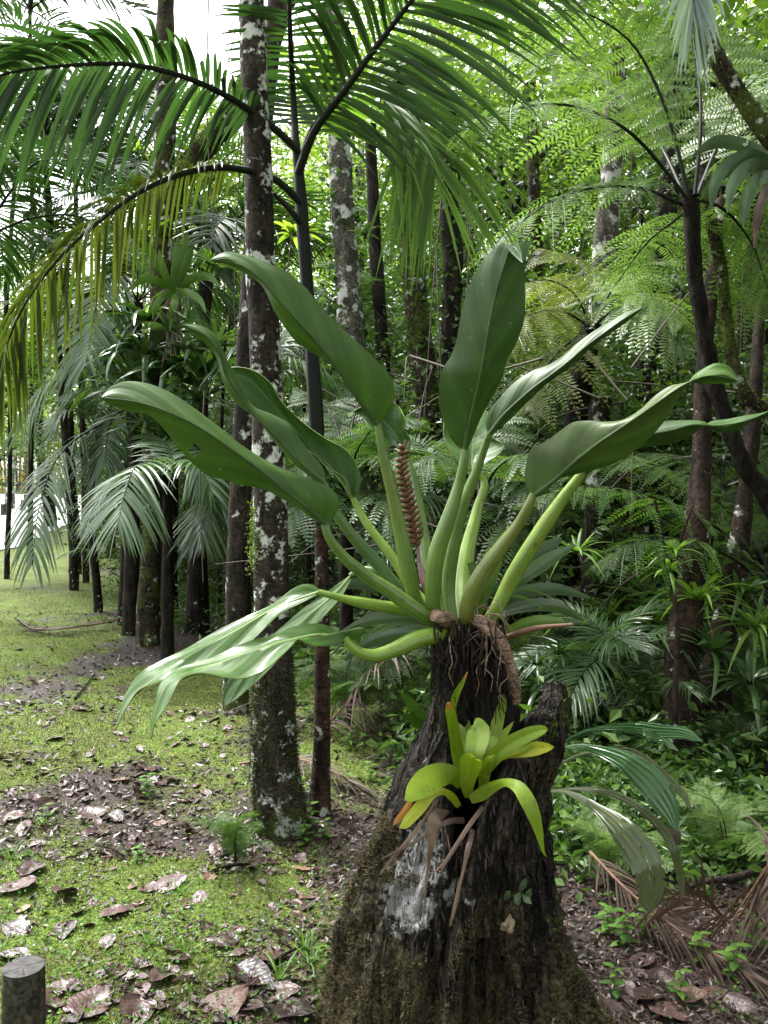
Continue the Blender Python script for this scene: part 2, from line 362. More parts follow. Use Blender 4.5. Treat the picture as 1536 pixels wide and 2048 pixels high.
def mossmask(x, y):
    p = np.stack([x, y, np.zeros_like(x)], -1).reshape(-1, 3)
    m = .5 + .55*fbm(p*.75, 11, 3) + .28*vnoise(p*5, 12)
    m = .13 + m.reshape(np.shape(x)) + .38*np.clip((y-4.6)/1.2, 0, 1)*np.clip((-.8-x)/.8, 0, 1) + .18*np.exp(-((x+.4)**2+(y-3.2)**2)/.7**2)
    m = m - .55*np.exp(-((x+1.75)**2/.9+(y-4.0)**2/.35)) - .35*np.exp(-((x+1.5)**2/.5+(y-2.9)**2/.12)) - .9*np.clip((x+.15)/.8, 0, 1)*np.clip((y-2.7)/.8, 0, 1)
    m = m - .45*np.clip(1-np.abs(x+.8-.12*(y-6))/.6, 0, 1)*np.clip((y-5.0)/.8, 0, 1)*np.clip((10-y)/1, 0, 1)
    m = m - 1.1*np.clip((x/np.maximum(y, 1)+.325)/.05, 0, 1)*np.clip((y-7.2)/.8, 0, 1)*np.clip((17-y)/2, 0, 1)
    return m
def spaced(lo, hi, c, fine, grow):
    out = [c]; s = fine
    while out[-1] < hi: out.append(out[-1]+s); s *= grow if abs(out[-1]-c) > fine*70 else 1.0
    l = [c]; s = fine
    while l[-1] > lo: l.append(l[-1]-s); s *= grow if abs(l[-1]-c) > fine*70 else 1.0
    return np.array(l[:0:-1] + out)
gx = spaced(-400, 400, -.6, .035, 1.09); gy = spaced(-30, 700, 3.6, .035, 1.06)
X, Y = np.meshgrid(gx, gy); Z = gz(X, Y)
mbg = MB(); nx = len(gx); i = np.arange(len(gy)-1)[:, None]*nx; j = np.arange(nx-1)[None]
mbg.add(np.stack([X, Y, Z], -1), np.stack([i+j, i+j+1, i+nx+j+1, i+nx+j], -1).reshape(-1, 4), np.clip(mossmask(X, Y), 0, 1).ravel(), np.stack([X, Y], -1))
def ground_mat():
    m, t, b, out = newmat('mossy_ground'); co = objco(t)
    a = t.nodes.new('ShaderNodeAttribute'); a.attribute_name = 'tint'
    n1 = noise(t, 14, 6, .7, co); n2 = noise(t, 70, 5, .7, co); n3 = noise(t, 3, 4, .6, co)
    soil = ramp(t, n2.outputs['Fac'], [(.36, (.008, .006, .005)), (.5, (.028, .020, .016)), (.64, (.085, .06, .05))])
    ms = ramp(t, n2.outputs['Fac'], [(.36, (.022, .032, .006)), (.5, (.085, .13, .02)), (.64, (.19, .25, .04))])
    ms = mix(t, ramp(t, n3.outputs['Fac'], [(.4, 0), (.58, .85)]), ms, ramp(t, n2.outputs['Fac'], [(.36, (.016, .02, .006)), (.5, (.065, .078, .016)), (.64, (.15, .165, .035))]))
    f = math_(t, 'ADD', a.outputs['Fac'], math_(t, 'MULTIPLY', math_(t, 'SUBTRACT', n1.outputs['Fac'], .5), 1.1))
    col = mix(t, ramp(t, f, [(.36, 0), (.66, 1)]), soil, ms)
    t.links.new(col, b.inputs['Base Color'])
    t.links.new(ramp(t, f, [(.4, .45), (.6, .85)]), b.inputs['Roughness']); b.inputs['Specular IOR Level'].default_value = .25
    bump(t, math_(t, 'ADD', n2.outputs['Fac'], n1.outputs['Fac']), b, .9, .02); return m
tag(mbg.build('ground', ground_mat()), kind='structure')
# road / parking area
ry = np.linspace(18.6, 45, 40); rx = np.interp(ry, [18.6, 20, 25, 36, 45], [-9.5, -8.7, -9.6, -11, -8])
mbr = MB(); V = []
for y, x in zip(ry, rx):
    for f in np.linspace(0, 1, 6): V.append((x*(1-f) - 70*f + .12*math.sin(y*3.1)*(1-f), y, float(gz(np.array(-30.), np.array(y))) + .03))
i = np.arange(39)[:, None]*6; j = np.arange(5)[None]
mbr.add(V, np.stack([i+j+1, i+j, i+6+j, i+6+j+1], -1).reshape(-1, 4))
tag(mbr.build('road', plain('pale_wet_paving', (.42, .42, .42), .35, 3, .12)), kind='structure')

GMOSS = np.random.default_rng(21)
def gpoints(n, x0, x1, y0, y1, g, thr=.5, inv=False):
    # even in the picture: density falls with distance
    y = 1/g.uniform(1/y1, 1/y0, n*3); xs = g.uniform(x0, x1, n*3); x = xs*y
    m = mossmask(x, y) + g.normal(0, .2, n*3); k = (m < thr) if inv else (m > thr)
    x, y = x[k][:n], y[k][:n]
    return np.stack([x, y, gz(x, y)], -1)
g = np.random.default_rng(22)
p = gpoints(120000, -.47, .30, 2.2, 13, g, .5); mbm = MB()
dk = np.clip(.5 + 1.1*fbm(p*np.array([1.6, 1.6, 0]), 19, 2) + .5*np.clip(3.6-p[:, 1], 0, 1), 0, 1) > g.uniform(.25, .75, len(p))
mbd = MB(); fuzz(mbm, p[~dk], np.broadcast_to(UP, p[~dk].shape), .0052*np.clip(p[~dk][:, 1]/2.4, 1, 3.5), g); fuzz(mbd, p[dk], np.broadcast_to(UP, p[dk].shape), .0055*np.clip(p[dk][:, 1]/2.4, 1, 3.5), g)
M['mossolive'] = leafmat('olive_moss_leaf', (.038, .048, .009), (.135, .155, .028), .75, .25); tag(mbd.build('olive_moss', M['mossolive'], smooth=False), kind='stuff')
tag(mbm.build('moss', M['mossleaf'], smooth=False), kind='stuff')
p = gpoints(30000, -.47, .6, 2.2, 13, g, .62, True); mbl = MB()
leaves(mbl, p+UP*.006, .022*np.clip(p[:, 1]/2.6, .8, 2.2), g, up=1.2, aspect=.5, droop=0)
p2 = gpoints(1500, -.47, .2, 2.2, 8, g, .45); leaves(mbl, p2+UP*.012, .02, g, up=1.2, aspect=.5, droop=0)
M['litter'] = leafmat('leaf_litter', (.009, .0055, .004), (.08, .047, .036), .4, 0, nsc=20, spec=.35)
tag(mbl.build('leaf_litter', M['litter'], smooth=False), kind='stuff')
p = gpoints(5000, -.46, .45, 2.3, 12, g, .42); mbw = MB()
leaves(mbw, p+UP*g.uniform(.004, .03, (len(p), 1)), .014, g, up=1.0, aspect=.75, droop=-.1)
tag(mbw.build('ground_cover', M['weed'], smooth=False), kind='stuff')

ORD = ['first', 'second', 'third', 'fourth', 'fifth', 'sixth', 'seventh', 'eighth', 'ninth', 'tenth', 'eleventh', 'twelfth', 'thirteenth', 'fourteenth', 'fifteenth', 'sixteenth', 'seventeenth', 'eighteenth', 'nineteenth', 'twentieth', 'twenty-first', 'twenty-second', 'twenty-third']

# ------------------------------------------------------------------ hollow stump
SD = 2.42
def zpy(py, d=SD): return CAMH + (HY - py)/F*d
PROF = [(1370, 885, 1136), (1400, 868, 1141), (1450, 848, 1140), (1500, 824, 1130), (1560, 794, 1108), (1650, 758, 1106), (1750, 716, 1118), (1850, 680, 1140), (1950, 654, 1172), (2048, 626, 1212), (2140, 585, 1265)]
pz = np.array([zpy(a[0]) for a in PROF])[::-1]; pc = np.array([((a[1]+a[2])/2-CX)/F*SD for a in PROF])[::-1]; pa = np.array([(a[2]-a[1])/2/F*SD for a in PROF])[::-1]
STX = float(pc[0])
def rim_z(th):
    A = [-180, -165, -150, -135, -120, -104, -90, -76, -60, -40, -18, 5, 25, 50, 90, 130, 160, 180]
    Y = [1400, 1398, 1418, 1478, 1585, 1650, 1615, 1480, 1440, 1408, 1380, 1388, 1425, 1480, 1500, 1470, 1420, 1400]
    z = np.interp(np.degrees(np.angle(np.exp(1j*th))), A, [zpy(y) for y in Y])
    return z + .022*vnoise(np.stack([np.cos(th)*7, np.sin(th)*7, th*0], -1), 31) + .02*vnoise(np.stack([np.cos(th)*22, np.sin(th)*22, th*0], -1), 32)
GRV = [(-71, 13, .36, .27, .55), (-104, 7, .40, .26, .26), (-42, 7, .28, .30, .36), (-90, 4, .2, .2, .2), (-20, 6, .3, .3, .18), (-125, 9, .2, .3, .10), (-155, 10, .35, .3, .12), (10, 12, .4, .4, .12), (40, 14, .4, .4, .12)]
def stump_r(th, z, inner=False):
    a = np.interp(z, pz, pa); c = np.interp(z, pz, pc); b = a*.88
    co, si = np.cos(th), np.sin(th); r = 1/np.sqrt((co/a)**2 + (si/b)**2)
    q = np.stack([co*1.9, si*1.9, z*.9], -1)
    f = 1 + .10*fbm(q*1.6, 41, 3) - .05*np.abs(vnoise(np.stack([co*5, si*5, z*1.3], -1), 42))
    if not inner:
        for d_, s_, zc, zs, dp in GRV:
            f = f - dp*np.exp(-(np.angle(np.exp(1j*(th - np.radians(d_ + 18*(z-zc)))))/R_(s_))**2)*np.exp(-((z-zc)/zs)**4)
        fib = 1-np.abs(vnoise(np.stack([co*a*34, si*b*34, z*3.2], -1), 43)); fib2 = 1-np.abs(vnoise(np.stack([co*a*75, si*b*75, z*8], -1), 48))
        f = f - .03 + .055*(fib**2-.4) + .03*(fib2**2-.4) + .035*fbm(np.stack([co*a*30, si*b*30, z*22], -1), 44, 3)
        # ropy buttress roots near the soil
        f = f + .10*np.clip((.35-z)/.35, 0, 1)*np.sin(th*9 + 2*vnoise(np.stack([co, si, z*2], -1), 46))
    else: f = f*.66 + .04*vnoise(np.stack([co*6, si*6, z*8], -1), 45)
    return c + r*f*co, SD + r*f*si
nt_, nz_ = 520, 260
th = np.linspace(0, 2*math.pi, nt_, endpoint=False); rz = rim_z(th)
u = np.linspace(0, 1, nz_)[:, None]; zz = -.12 + (rz[None] + .12)*u; TH = np.broadcast_to(th, zz.shape)
xo, yo = stump_r(TH.ravel(), zz.ravel()); OUT = np.stack([xo.reshape(zz.shape), yo.reshape(zz.shape), zz], -1)
ui = np.linspace(1, 0, 60)[:, None]; zi = .42 + (rz[None] - .42)*ui; THi = np.broadcast_to(th, zi.shape)
xi, yi = stump_r(THi.ravel(), zi.ravel(), True); INN = np.stack([xi.reshape(zi.shape), yi.reshape(zi.shape), zi - .015*(1-ui)], -1)
G = np.concatenate([OUT, (OUT[-1]*.6+INN[0]*.4 + np.array([0, 0, .012]))[None], INN]); nr_ = len(G)
i = np.arange(nr_-1)[:, None]*nt_; j = np.arange(nt_)[None]; k = (j+1) % nt_
mbs = MB(); mbs.add(G, np.stack([i+j, i+k, i+nt_+k, i+nt_+j], -1).reshape(-1, 4), .5)
fl = np.vstack([G[-1], G[-1].mean(0)]); mbs.add(fl, np.stack([np.arange(nt_), (np.arange(nt_)+1) % nt_, np.full(nt_, nt_)], -1))
def stump_mat():
    m, t, b, out = newmat('wet_stump_wood'); co = objco(t)
    mp = t.nodes.new('ShaderNodeMapping'); mp.inputs['Scale'].default_value = (1, 1, .14); t.links.new(co, mp.inputs[0])
    n1 = noise(t, 34, 7, .68, mp.outputs[0]); n2 = noise(t, 75, 6, .72, co); n3 = noise(t, 7, 5, .65, co)
    sep = t.nodes.new('ShaderNodeSeparateXYZ'); t.links.new(co, sep.inputs[0])
    col = ramp(t, n1.outputs['Fac'], [(.40, (.005, .004, .0035)), (.52, (.026, .020, .016)), (.64, (.11, .086, .067))])
    # brown-green moss felt, thick towards the soil
    mp2 = t.nodes.new('ShaderNodeMapping'); mp2.inputs['Scale'].default_value = (1, 1, .2); t.links.new(co, mp2.inputs[0]); wn_ = t.nodes.new('ShaderNodeVectorMath'); wn_.operation = 'MULTIPLY_ADD'; t.links.new(n3.outputs['Color'], wn_.inputs[0]); wn_.inputs[1].default_value = (.06, .06, .06); t.links.new(mp2.outputs[0], wn_.inputs[2])
    ck = t.nodes.new('ShaderNodeTexVoronoi'); ck.feature = 'DISTANCE_TO_EDGE'; ck.inputs['Scale'].default_value = 24; t.links.new(wn_.outputs[0], ck.inputs['Vector']); crk = ramp(t, ck.outputs['Distance'], [(.02, .12), (.14, 1.0)])
    col = mix(t, 1.0, mix(t, .85, col, crk, 'MULTIPLY'), ramp(t, n2.outputs['Fac'], [(.38, .3), (.62, 1.7)]), 'MULTIPLY')
    th_ = math_(t, 'ADD', n3.outputs['Fac'], math_(t, 'MULTIPLY', math_(t, 'SUBTRACT', .44, sep.outputs['Z']), .5))
    f = ramp(t, th_, [(.48, 0), (.64, .92)])
    col = mix(t, f, col, ramp(t, n2.outputs['Fac'], [(.38, (.012, .009, .005)), (.5, (.06, .05, .022)), (.62, (.17, .14, .075))]))
    # crustose lichen where the outer face is smooth
    vd = t.nodes.new('ShaderNodeVectorMath'); vd.operation = 'DISTANCE'; t.links.new(co, vd.inputs[0]); vd.inputs[1].default_value = tuple(P(790, 1775, 2.17) - np.array([STX, SD, 0]))
    nl = noise(t, 11, 5, .65, co)
    fl_ = math_(t, 'ADD', nl.outputs['Fac'], math_(t, 'MULTIPLY', math_(t, 'SUBTRACT', .175, vd.outputs['Value']), 2.0))
    lf = ramp(t, fl_, [(.55, 0), (.585, .95)])
    vo = t.nodes.new('ShaderNodeTexVoronoi'); vo.inputs['Scale'].default_value = 26; t.links.new(co, vo.inputs['Vector'])
    lc = mix(t, .75, (.42, .42, .42), ramp(t, n2.outputs['Fac'], [(.3, .35), (.66, 1.15)]), 'MULTIPLY')
    lc = mix(t, .6, lc, ramp(t, vo.outputs['Distance'], [(.0, 1.1), (.5, .7)]), 'MULTIPLY')
    col = mix(t, lf, col, lc)
    ns = noise(t, 16, 3, .5, co); col = mix(t, ramp(t, ns.outputs['Fac'], [(.72, 0), (.74, .9)]), col, (.45, .46, .43))
    t.links.new(col, b.inputs['Base Color']); t.links.new(ramp(t, n1.outputs['Fac'], [(.42, .3), (.58, .62)]), b.inputs['Roughness'])
    b.inputs['Specular IOR Level'].default_value = .2; bump(t, math_(t, 'ADD', math_(t, 'ADD', math_(t, 'MULTIPLY', crk, .8), math_(t, 'MULTIPLY', n1.outputs['Fac'], 1.2)), math_(t, 'MULTIPLY', n2.outputs['Fac'], .6)), b, 1.0, .035); return m
stump = thing('tree_stump', 'rotten hollow tree stump with two dark prongs, white lichen and mossy foot', 'tree stump', (STX, SD, 0))
so_ = mbs.build('stump_wood', stump_mat(), stump)
g = np.random.default_rng(51)
def stump_pts(n, cond):
    a = g.integers(0, nz_-1, n*4); b_ = g.integers(0, nt_, n*4); p_ = OUT[a, b_]; p_ = p_ + (OUT[a+1, b_]-p_)*g.random((n*4, 1))
    nn = nrm(np.stack([p_[:, 0]-np.interp(p_[:, 2], pz, pc), p_[:, 1]-SD, .15+0*p_[:, 0]], -1)); k = cond(p_, th[b_], a/(nz_-1))
    return p_[k][:n], nn[k][:n]
mbf = MB(); nz3 = lambda p_, s, sc: vnoise(p_*sc, s)
pp, nn = stump_pts(60000, lambda p_, t_, u_: (.46 - p_[:, 2])*1.5 + .9*nz3(p_, 52, 7) + .4*nz3(p_, 55, 25) > .10); fuzz(mbf, pp, nn, .0095, g)
M['stumpmoss'] = leafmat('stump_moss_leaf', (.026, .022, .011), (.115, .095, .045), .8, .12)
tag(mbf.build('moss_felt', M['stumpmoss'], stump, smooth=False), kind='stuff')
mbf = MB(); pp, nn = stump_pts(5000, lambda p_, t_, u_: (u_ > .93) & (np.cos(t_) > .35)); fuzz(mbf, pp, nn+UP*.6, .009, g)
pp, nn = stump_pts(5000, lambda p_, t_, u_: (np.abs(np.angle(np.exp(1j*(t_-R_(-12))))) < .22) & (p_[:, 2] < .45) & (nz3(p_, 53, 9) > -.3)); fuzz(mbf, pp, nn, .008, g)
pp, nn = stump_pts(900, lambda p_, t_, u_: (np.abs(np.angle(np.exp(1j*(t_-R_(188))))) < .4) & (p_[:, 2] > .45) & (nz3(p_, 54, 9) > .0)); fuzz(mbf, pp, nn, .009, g)
tag(mbf.build('bright_moss', M['mossleaf'], stump, smooth=False), kind='stuff')
# splintered bark flakes and fibres standing off the surface
mbk = MB(); pp, nn = stump_pts(1500, lambda p_, t_, u_: nz3(p_, 57, 6) + .25 > 0)
for q_, n_ in zip(pp, nn):
    l = g.uniform(.012, .07); tw = nrm(np.array([g.normal(0, .18), g.normal(0, .18), 1.]) + n_*g.normal(.02, .12)); wd = nrm(np.cross(tw, n_)); u3 = np.linspace(-.5, .5, 5)[:, None]
    path = q_ + n_*g.uniform(-.002, .004) + tw*l*u3 + n_*(u3**2)*l*g.uniform(-.1, .5); strip(mbk, path, g.uniform(.001, .003)*np.array([.25, .9, 1, .8, .2]), np.broadcast_to(wd, (5, 3)), g.uniform(-.4, .4), tint=g.random())
M['flake'] = leafmat('bark_flake', (.004, .0035, .003), (.055, .043, .034), .6, 0, spec=.25, nsc=40); mbk.build('bark_flake', M['flake'], stump, smooth=False)['kind'] = 'stuff'
# small pale lump standing in for the opening seen through the hollow
mbp = MB(); c0 = P(1015, 1850, 2.2)
aa = np.linspace(0, 2*math.pi, 20, endpoint=False); rr = .021*(1+.16*np.sin(aa*2+.4)+.10*np.sin(aa*5+1)+.10*np.sin(aa*7))
top = np.stack([c0[0]+rr*np.cos(aa)*.8, c0[1]+.012*np.sin(aa*2), c0[2]+rr*np.sin(aa)*1.1], -1)
mbp.add(np.vstack([top, top*.0+c0+(top-c0)*.5+np.array([0, -.012, 0]), c0+np.array([0, -.014, 0])]), np.array([[k, (k+1) % 20, 20+(k+1) % 20, 20+k] for k in range(20)])); mbp.add(np.vstack([c0+(top-c0)*.5+np.array([0, -.012, 0]), c0+np.array([0, -.014, 0])]), np.array([[k, (k+1) % 20, 20] for k in range(20)]))
mbp.build('pale_opening_lump', plain('pale_opening', (.17, .13, .09), .85, 50, .6), stump)

# ------------------------------------------------------------------ giant leaf plant on the stump
def bladematerials():
    def mk(name, base, base2, rough, trans, mid, spots, coat=0.):
        m, t, b, out = newmat(name); uvn = t.nodes.new('ShaderNodeUVMap'); sep = t.nodes.new('ShaderNodeSeparateXYZ'); t.links.new(uvn.outputs[0], sep.inputs[0])
        u_, v_ = sep.outputs['X'], sep.outputs['Y']; av = math_(t, 'ABSOLUTE', v_); co = objco(t)
        oi = t.nodes.new('ShaderNodeObjectInfo')
        n1 = noise(t, 6, 3, .5, co)
        f = math_(t, 'ADD', n1.outputs['Fac'], math_(t, 'MULTIPLY', math_(t, 'SUBTRACT', oi.outputs['Random'], .5), .5))
        col = ramp(t, f, [(.3, base), (.7, base2)])
        # side veins
        w_ = math_(t, 'SINE', math_(t, 'ADD', math_(t, 'MULTIPLY', u_, 95.), math_(t, 'ADD', math_(t, 'MULTIPLY', av, -26.), math_(t, 'MULTIPLY', n1.outputs['Fac'], 9.))))
        vein = ramp(t, w_, [(.0, 1.0), (.86, 1.0), (1.0, 1.25)]); col = mix(t, .75, col, vein, 'MULTIPLY')
        wide = math_(t, 'SINE', math_(t, 'ADD', math_(t, 'MULTIPLY', u_, 24.), math_(t, 'MULTIPLY', av, -8.)))
        col = mix(t, .5, col, ramp(t, wide, [(0, .8), (1, 1.2)]), 'MULTIPLY')
        col = mix(t, ramp(t, av, [(.02, .8), (.055, 0)]), col, mid)
        if spots:
            sp = noise(t, 85, 2, .5, co); col = mix(t, ramp(t, sp.outputs['Fac'], [(.73, 0), (.76, .75)]), col, (.30, .33, .18))
            sp = noise(t, 55, 2, .5, co); col = mix(t, ramp(t, sp.outputs['Fac'], [(.74, 0), (.77, .7)]), col, (.03, .04, .015))
            if spots > 1: sp = noise(t, 4.5, 2, .5, co); sq = noise(t, 90, 4, .7, co); col = mix(t, math_(t, 'MULTIPLY', ramp(t, sp.outputs['Fac'], [(.68, 0), (.74, .9)]), ramp(t, sq.outputs['Fac'], [(.45, 0), (.55, 1)])), col, (.30, .33, .02))
        t.links.new(col, b.inputs['Base Color']); b.inputs['Roughness'].default_value = rough
        if coat:
            wn = noise(t, 7, 4, .6, co); t.links.new(ramp(t, wn.outputs['Fac'], [(.42, .24), (.58, .5)]), b.inputs['Roughness'])
            b.inputs['Specular IOR Level'].default_value = .27; b.inputs['Coat Weight'].default_value = coat; b.inputs['Coat Roughness'].default_value = .08
        bump(t, math_(t, 'ADD', math_(t, 'MULTIPLY', w_, .12), math_(t, 'ADD', n1.outputs['Fac'], wide)), b, .25, .004)
        tr = t.nodes.new('ShaderNodeBsdfTranslucent'); t.links.new(mix(t, 1.0, col, (1.4, 1.5, .5), 'MULTIPLY'), tr.inputs['Color'])
        ms = t.nodes.new('ShaderNodeMixShader'); ms.inputs[0].default_value = trans
        t.links.new(b.outputs[0], ms.inputs[1]); t.links.new(tr.outputs[0], ms.inputs[2]); t.links.new(ms.outputs[0], out.inputs['Surface']); return m
    up_ = mk('blade_upper', (.036, .088, .015), (.06, .125, .022), .34, .3, (.12, .18, .06), 0, .12)
    dn = mk('blade_under', (.032, .078, .010), (.056, .122, .016), .5, .36, (.024, .052, .012), 1)
    ed = plain('blade_margin', (.16, .20, .06), .4)
    return [up_, dn, ed], [up_, mk('blade_under_flecked', (.036, .070, .011), (.060, .105, .017), .5, .34, (.035, .052, .012), 2), ed]
BM, BMK = bladematerials()
BM2 = [leafmat('wet_thin_leaf', (.035, .10, .03), (.055, .14, .04), .22, .4, spec=.8, nsc=30), leafmat('wet_thin_leaf_under', (.05, .11, .03), (.07, .14, .04), .4, .4), BM[2]]
BM3 = [leafmat('greying_thin_leaf', (.055, .085, .035), (.13, .15, .06), .35, .35, spec=.7, nsc=45, spots=.7)]*2 + [BM[2]]
def edgecurve(pts, n, dd):
    c = catmull(np.array(pts, float), n); d = lin(dd, n) if not np.isscalar(dd) else np.full(n, dd)
    return c, d
def leaf_blade(name, parent, L, Mi, R, dM, dL=.03, dR=.03, under=False, mats=None, n=56, nx=13, belly=.012, wave=.006, seed=0, thick=.0022, holes=(), pleat=0., ragged=0.):
    g_ = np.random.default_rng(seed)
    dm = lin(dM, n); l2, m2, r2 = (catmull(np.array(q, float), n) for q in (L, Mi, R))
    toP = lambda q, d: np.stack([(q[:, 0]-CX)/F*d, d, CAMH+(HY-q[:, 1])/F*d], -1)
    Lp, Mp, Rp = toP(l2, dm+lin(dL, n) if not np.isscalar(dL) else dm+dL*np.sin(np.linspace(0, math.pi, n))**.5), toP(m2, dm), toP(r2, dm+lin(dR, n) if not np.isscalar(dR) else dm+dR*np.sin(np.linspace(0, math.pi, n))**.5)
    c = np.linspace(-1, 1, nx); V = np.zeros((n, nx, 3))
    for q in range(nx):
        V[:, q] = Mp + (Lp-Mp)*(-c[q]) if c[q] < 0 else Mp + (Rp-Mp)*c[q]
    nm = nrm(np.cross(Rp-Lp, np.gradient(Mp, axis=0))); s_ = np.sign(np.sum(nm*(Mp-np.array([0, 0, CAMH])), -1).sum()) or 1
    nm = nm*s_    # points away from the camera
    ac = np.abs(c)
    u_ = np.linspace(0, 1, n)
    bl = belly*(ac - ac**2)*4; env = np.sin(np.pi*u_)**.7
    wv = wave*ac[None]**2*np.sin(u_[:, None]*(13+3*np.sign(c))[None] + seed)*env[:, None]
    V = V - nm[:, None]*(bl[None]*env[:, None]*(1 if under else -1))[..., None]*.8 + nm[:, None]*wv[..., None]
    if pleat: V = V + nm[:, None]*(pleat*np.sin(c*15)[None]*env[:, None])[..., None]
    if ragged: V = V + (V - V[:, nx//2:nx//2+1])*(ragged*np.clip(ac[None]*4-3, 0, 1)*g_.normal(0, 1, (n, 1)))[..., None]
    uv = np.stack(np.broadcast_arrays(u_[:, None], c[None]), -1)
    i = np.arange(n-1)[:, None]*nx; j = np.arange(nx-1)[None]
    Fq = np.stack([i+j, i+j+1, i+nx+j+1, i+nx+j], -1).reshape(-1, 4)
    if holes: Fq = np.array([f for k, f in enumerate(Fq) if (k//(nx-1), k % (nx-1)) not in holes])
    p0 = V[n//2, nx//2]; e1 = V[n//2, nx-1]-V[n//2, 0]; e2 = V[n//2+1, nx//2]-p0
    front = np.cross(e1, e2).dot(np.array([0, 0, CAMH])-p0) > 0      # current facing of the polygons (towards the camera)
    if front == under: Fq = Fq[:, ::-1]                               # upper side = polygon front
    mb = MB(); mb.add(V, Fq, .5, uv)
    o = mb.build(name, mats or BM, parent)
    sm = o.modifiers.new('thickness', 'SOLIDIFY'); sm.thickness = thick; sm.offset = -1; sm.material_offset = 1; sm.material_offset_rim = 2; sm.use_rim = True
    es = o.modifiers.new('crisp_margin', 'EDGE_SPLIT'); es.split_angle = R_(40)
    return o, Mp
PB = P(930, 1262, 2.36)
plant = thing('giant_leaf_plant', 'plant of huge leathery dark green leaves on thick stalks growing atop the stump', 'plant', PB)
def stalkmat(name, c1, c2):
    m, t, b, out = newmat(name); co = objco(t); n1 = noise(t, 9, 3, .5, co); n2 = noise(t, 110, 3, .6, co)
    col = ramp(t, n1.outputs['Fac'], [(.3, c1), (.7, c2)])
    col = mix(t, ramp(t, n2.outputs['Fac'], [(.6, 0), (.7, .6)]), col, tuple(.4*x for x in c1)); n3 = noise(t, 4, 4, .6, co); col = mix(t, ramp(t, n3.outputs['Fac'], [(.5, 0), (.62, .6)]), col, (c1[0]*1.5, c1[1]*.95, c1[2]*.7)); n4 = noise(t, 24, 3, .6, co); col = mix(t, ramp(t, n4.outputs['Fac'], [(.66, 0), (.7, .7)]), col, (.06, .045, .015))
    uvn = t.nodes.new('ShaderNodeUVMap'); sep = t.nodes.new('ShaderNodeSeparateXYZ'); t.links.new(uvn.outputs[0], sep.inputs[0])
    st = math_(t, 'SINE', math_(t, 'MULTIPLY', sep.outputs['Y'], 75.)); col = mix(t, .35, col, ramp(t, st, [(0, .8), (1, 1.15)]), 'MULTIPLY')
    t.links.new(col, b.inputs['Base Color']); b.inputs['Roughness'].default_value = .33; b.inputs['Subsurface Weight'].default_value = .1; b.inputs['Subsurface Radius'].default_value = (.01, .012, .004)
    bump(t, math_(t, 'ADD', math_(t, 'MULTIPLY', st, .3), n2.outputs['Fac']), b, .2, .002); return m
SG = stalkmat('green_leaf_stalk', (.055, .105, .018), (.10, .165, .026)); SL = stalkmat('lime_leaf_stalk', (.095, .17, .018), (.16, .25, .03)); SDk = stalkmat('dark_leaf_stalk', (.03, .075, .016), (.055, .11, .022))
def stalk(parent, pts, r, mat, rib=None, rmat=None):
    """pts (px, py, depth); r half-widths in photo pixels"""
    mb = MB(); q = np.array([P(*p) for p in pts]); rr = np.array([a*p[2]/F for a, p in zip(r, pts)])
    tube(mb, q, rr, 18, n=40, amp=.05, fr=16, seed=int(pts[0][0]), stretch=.25)
    if rib is not None:
        tube(mb, rib[::6], [rr[0]*.75, rr[0]*.45, rr[0]*.25, .0012], 8, n=30, cap=False, mi=1)
    return mb.build('leaf_stalk', [mat, rmat or mat], parent)
RIBD = plain('blade_rib', (.03, .058, .014), .45, 12); RIBL = plain('pale_blade_rib', (.11, .17, .045), .35, 12)
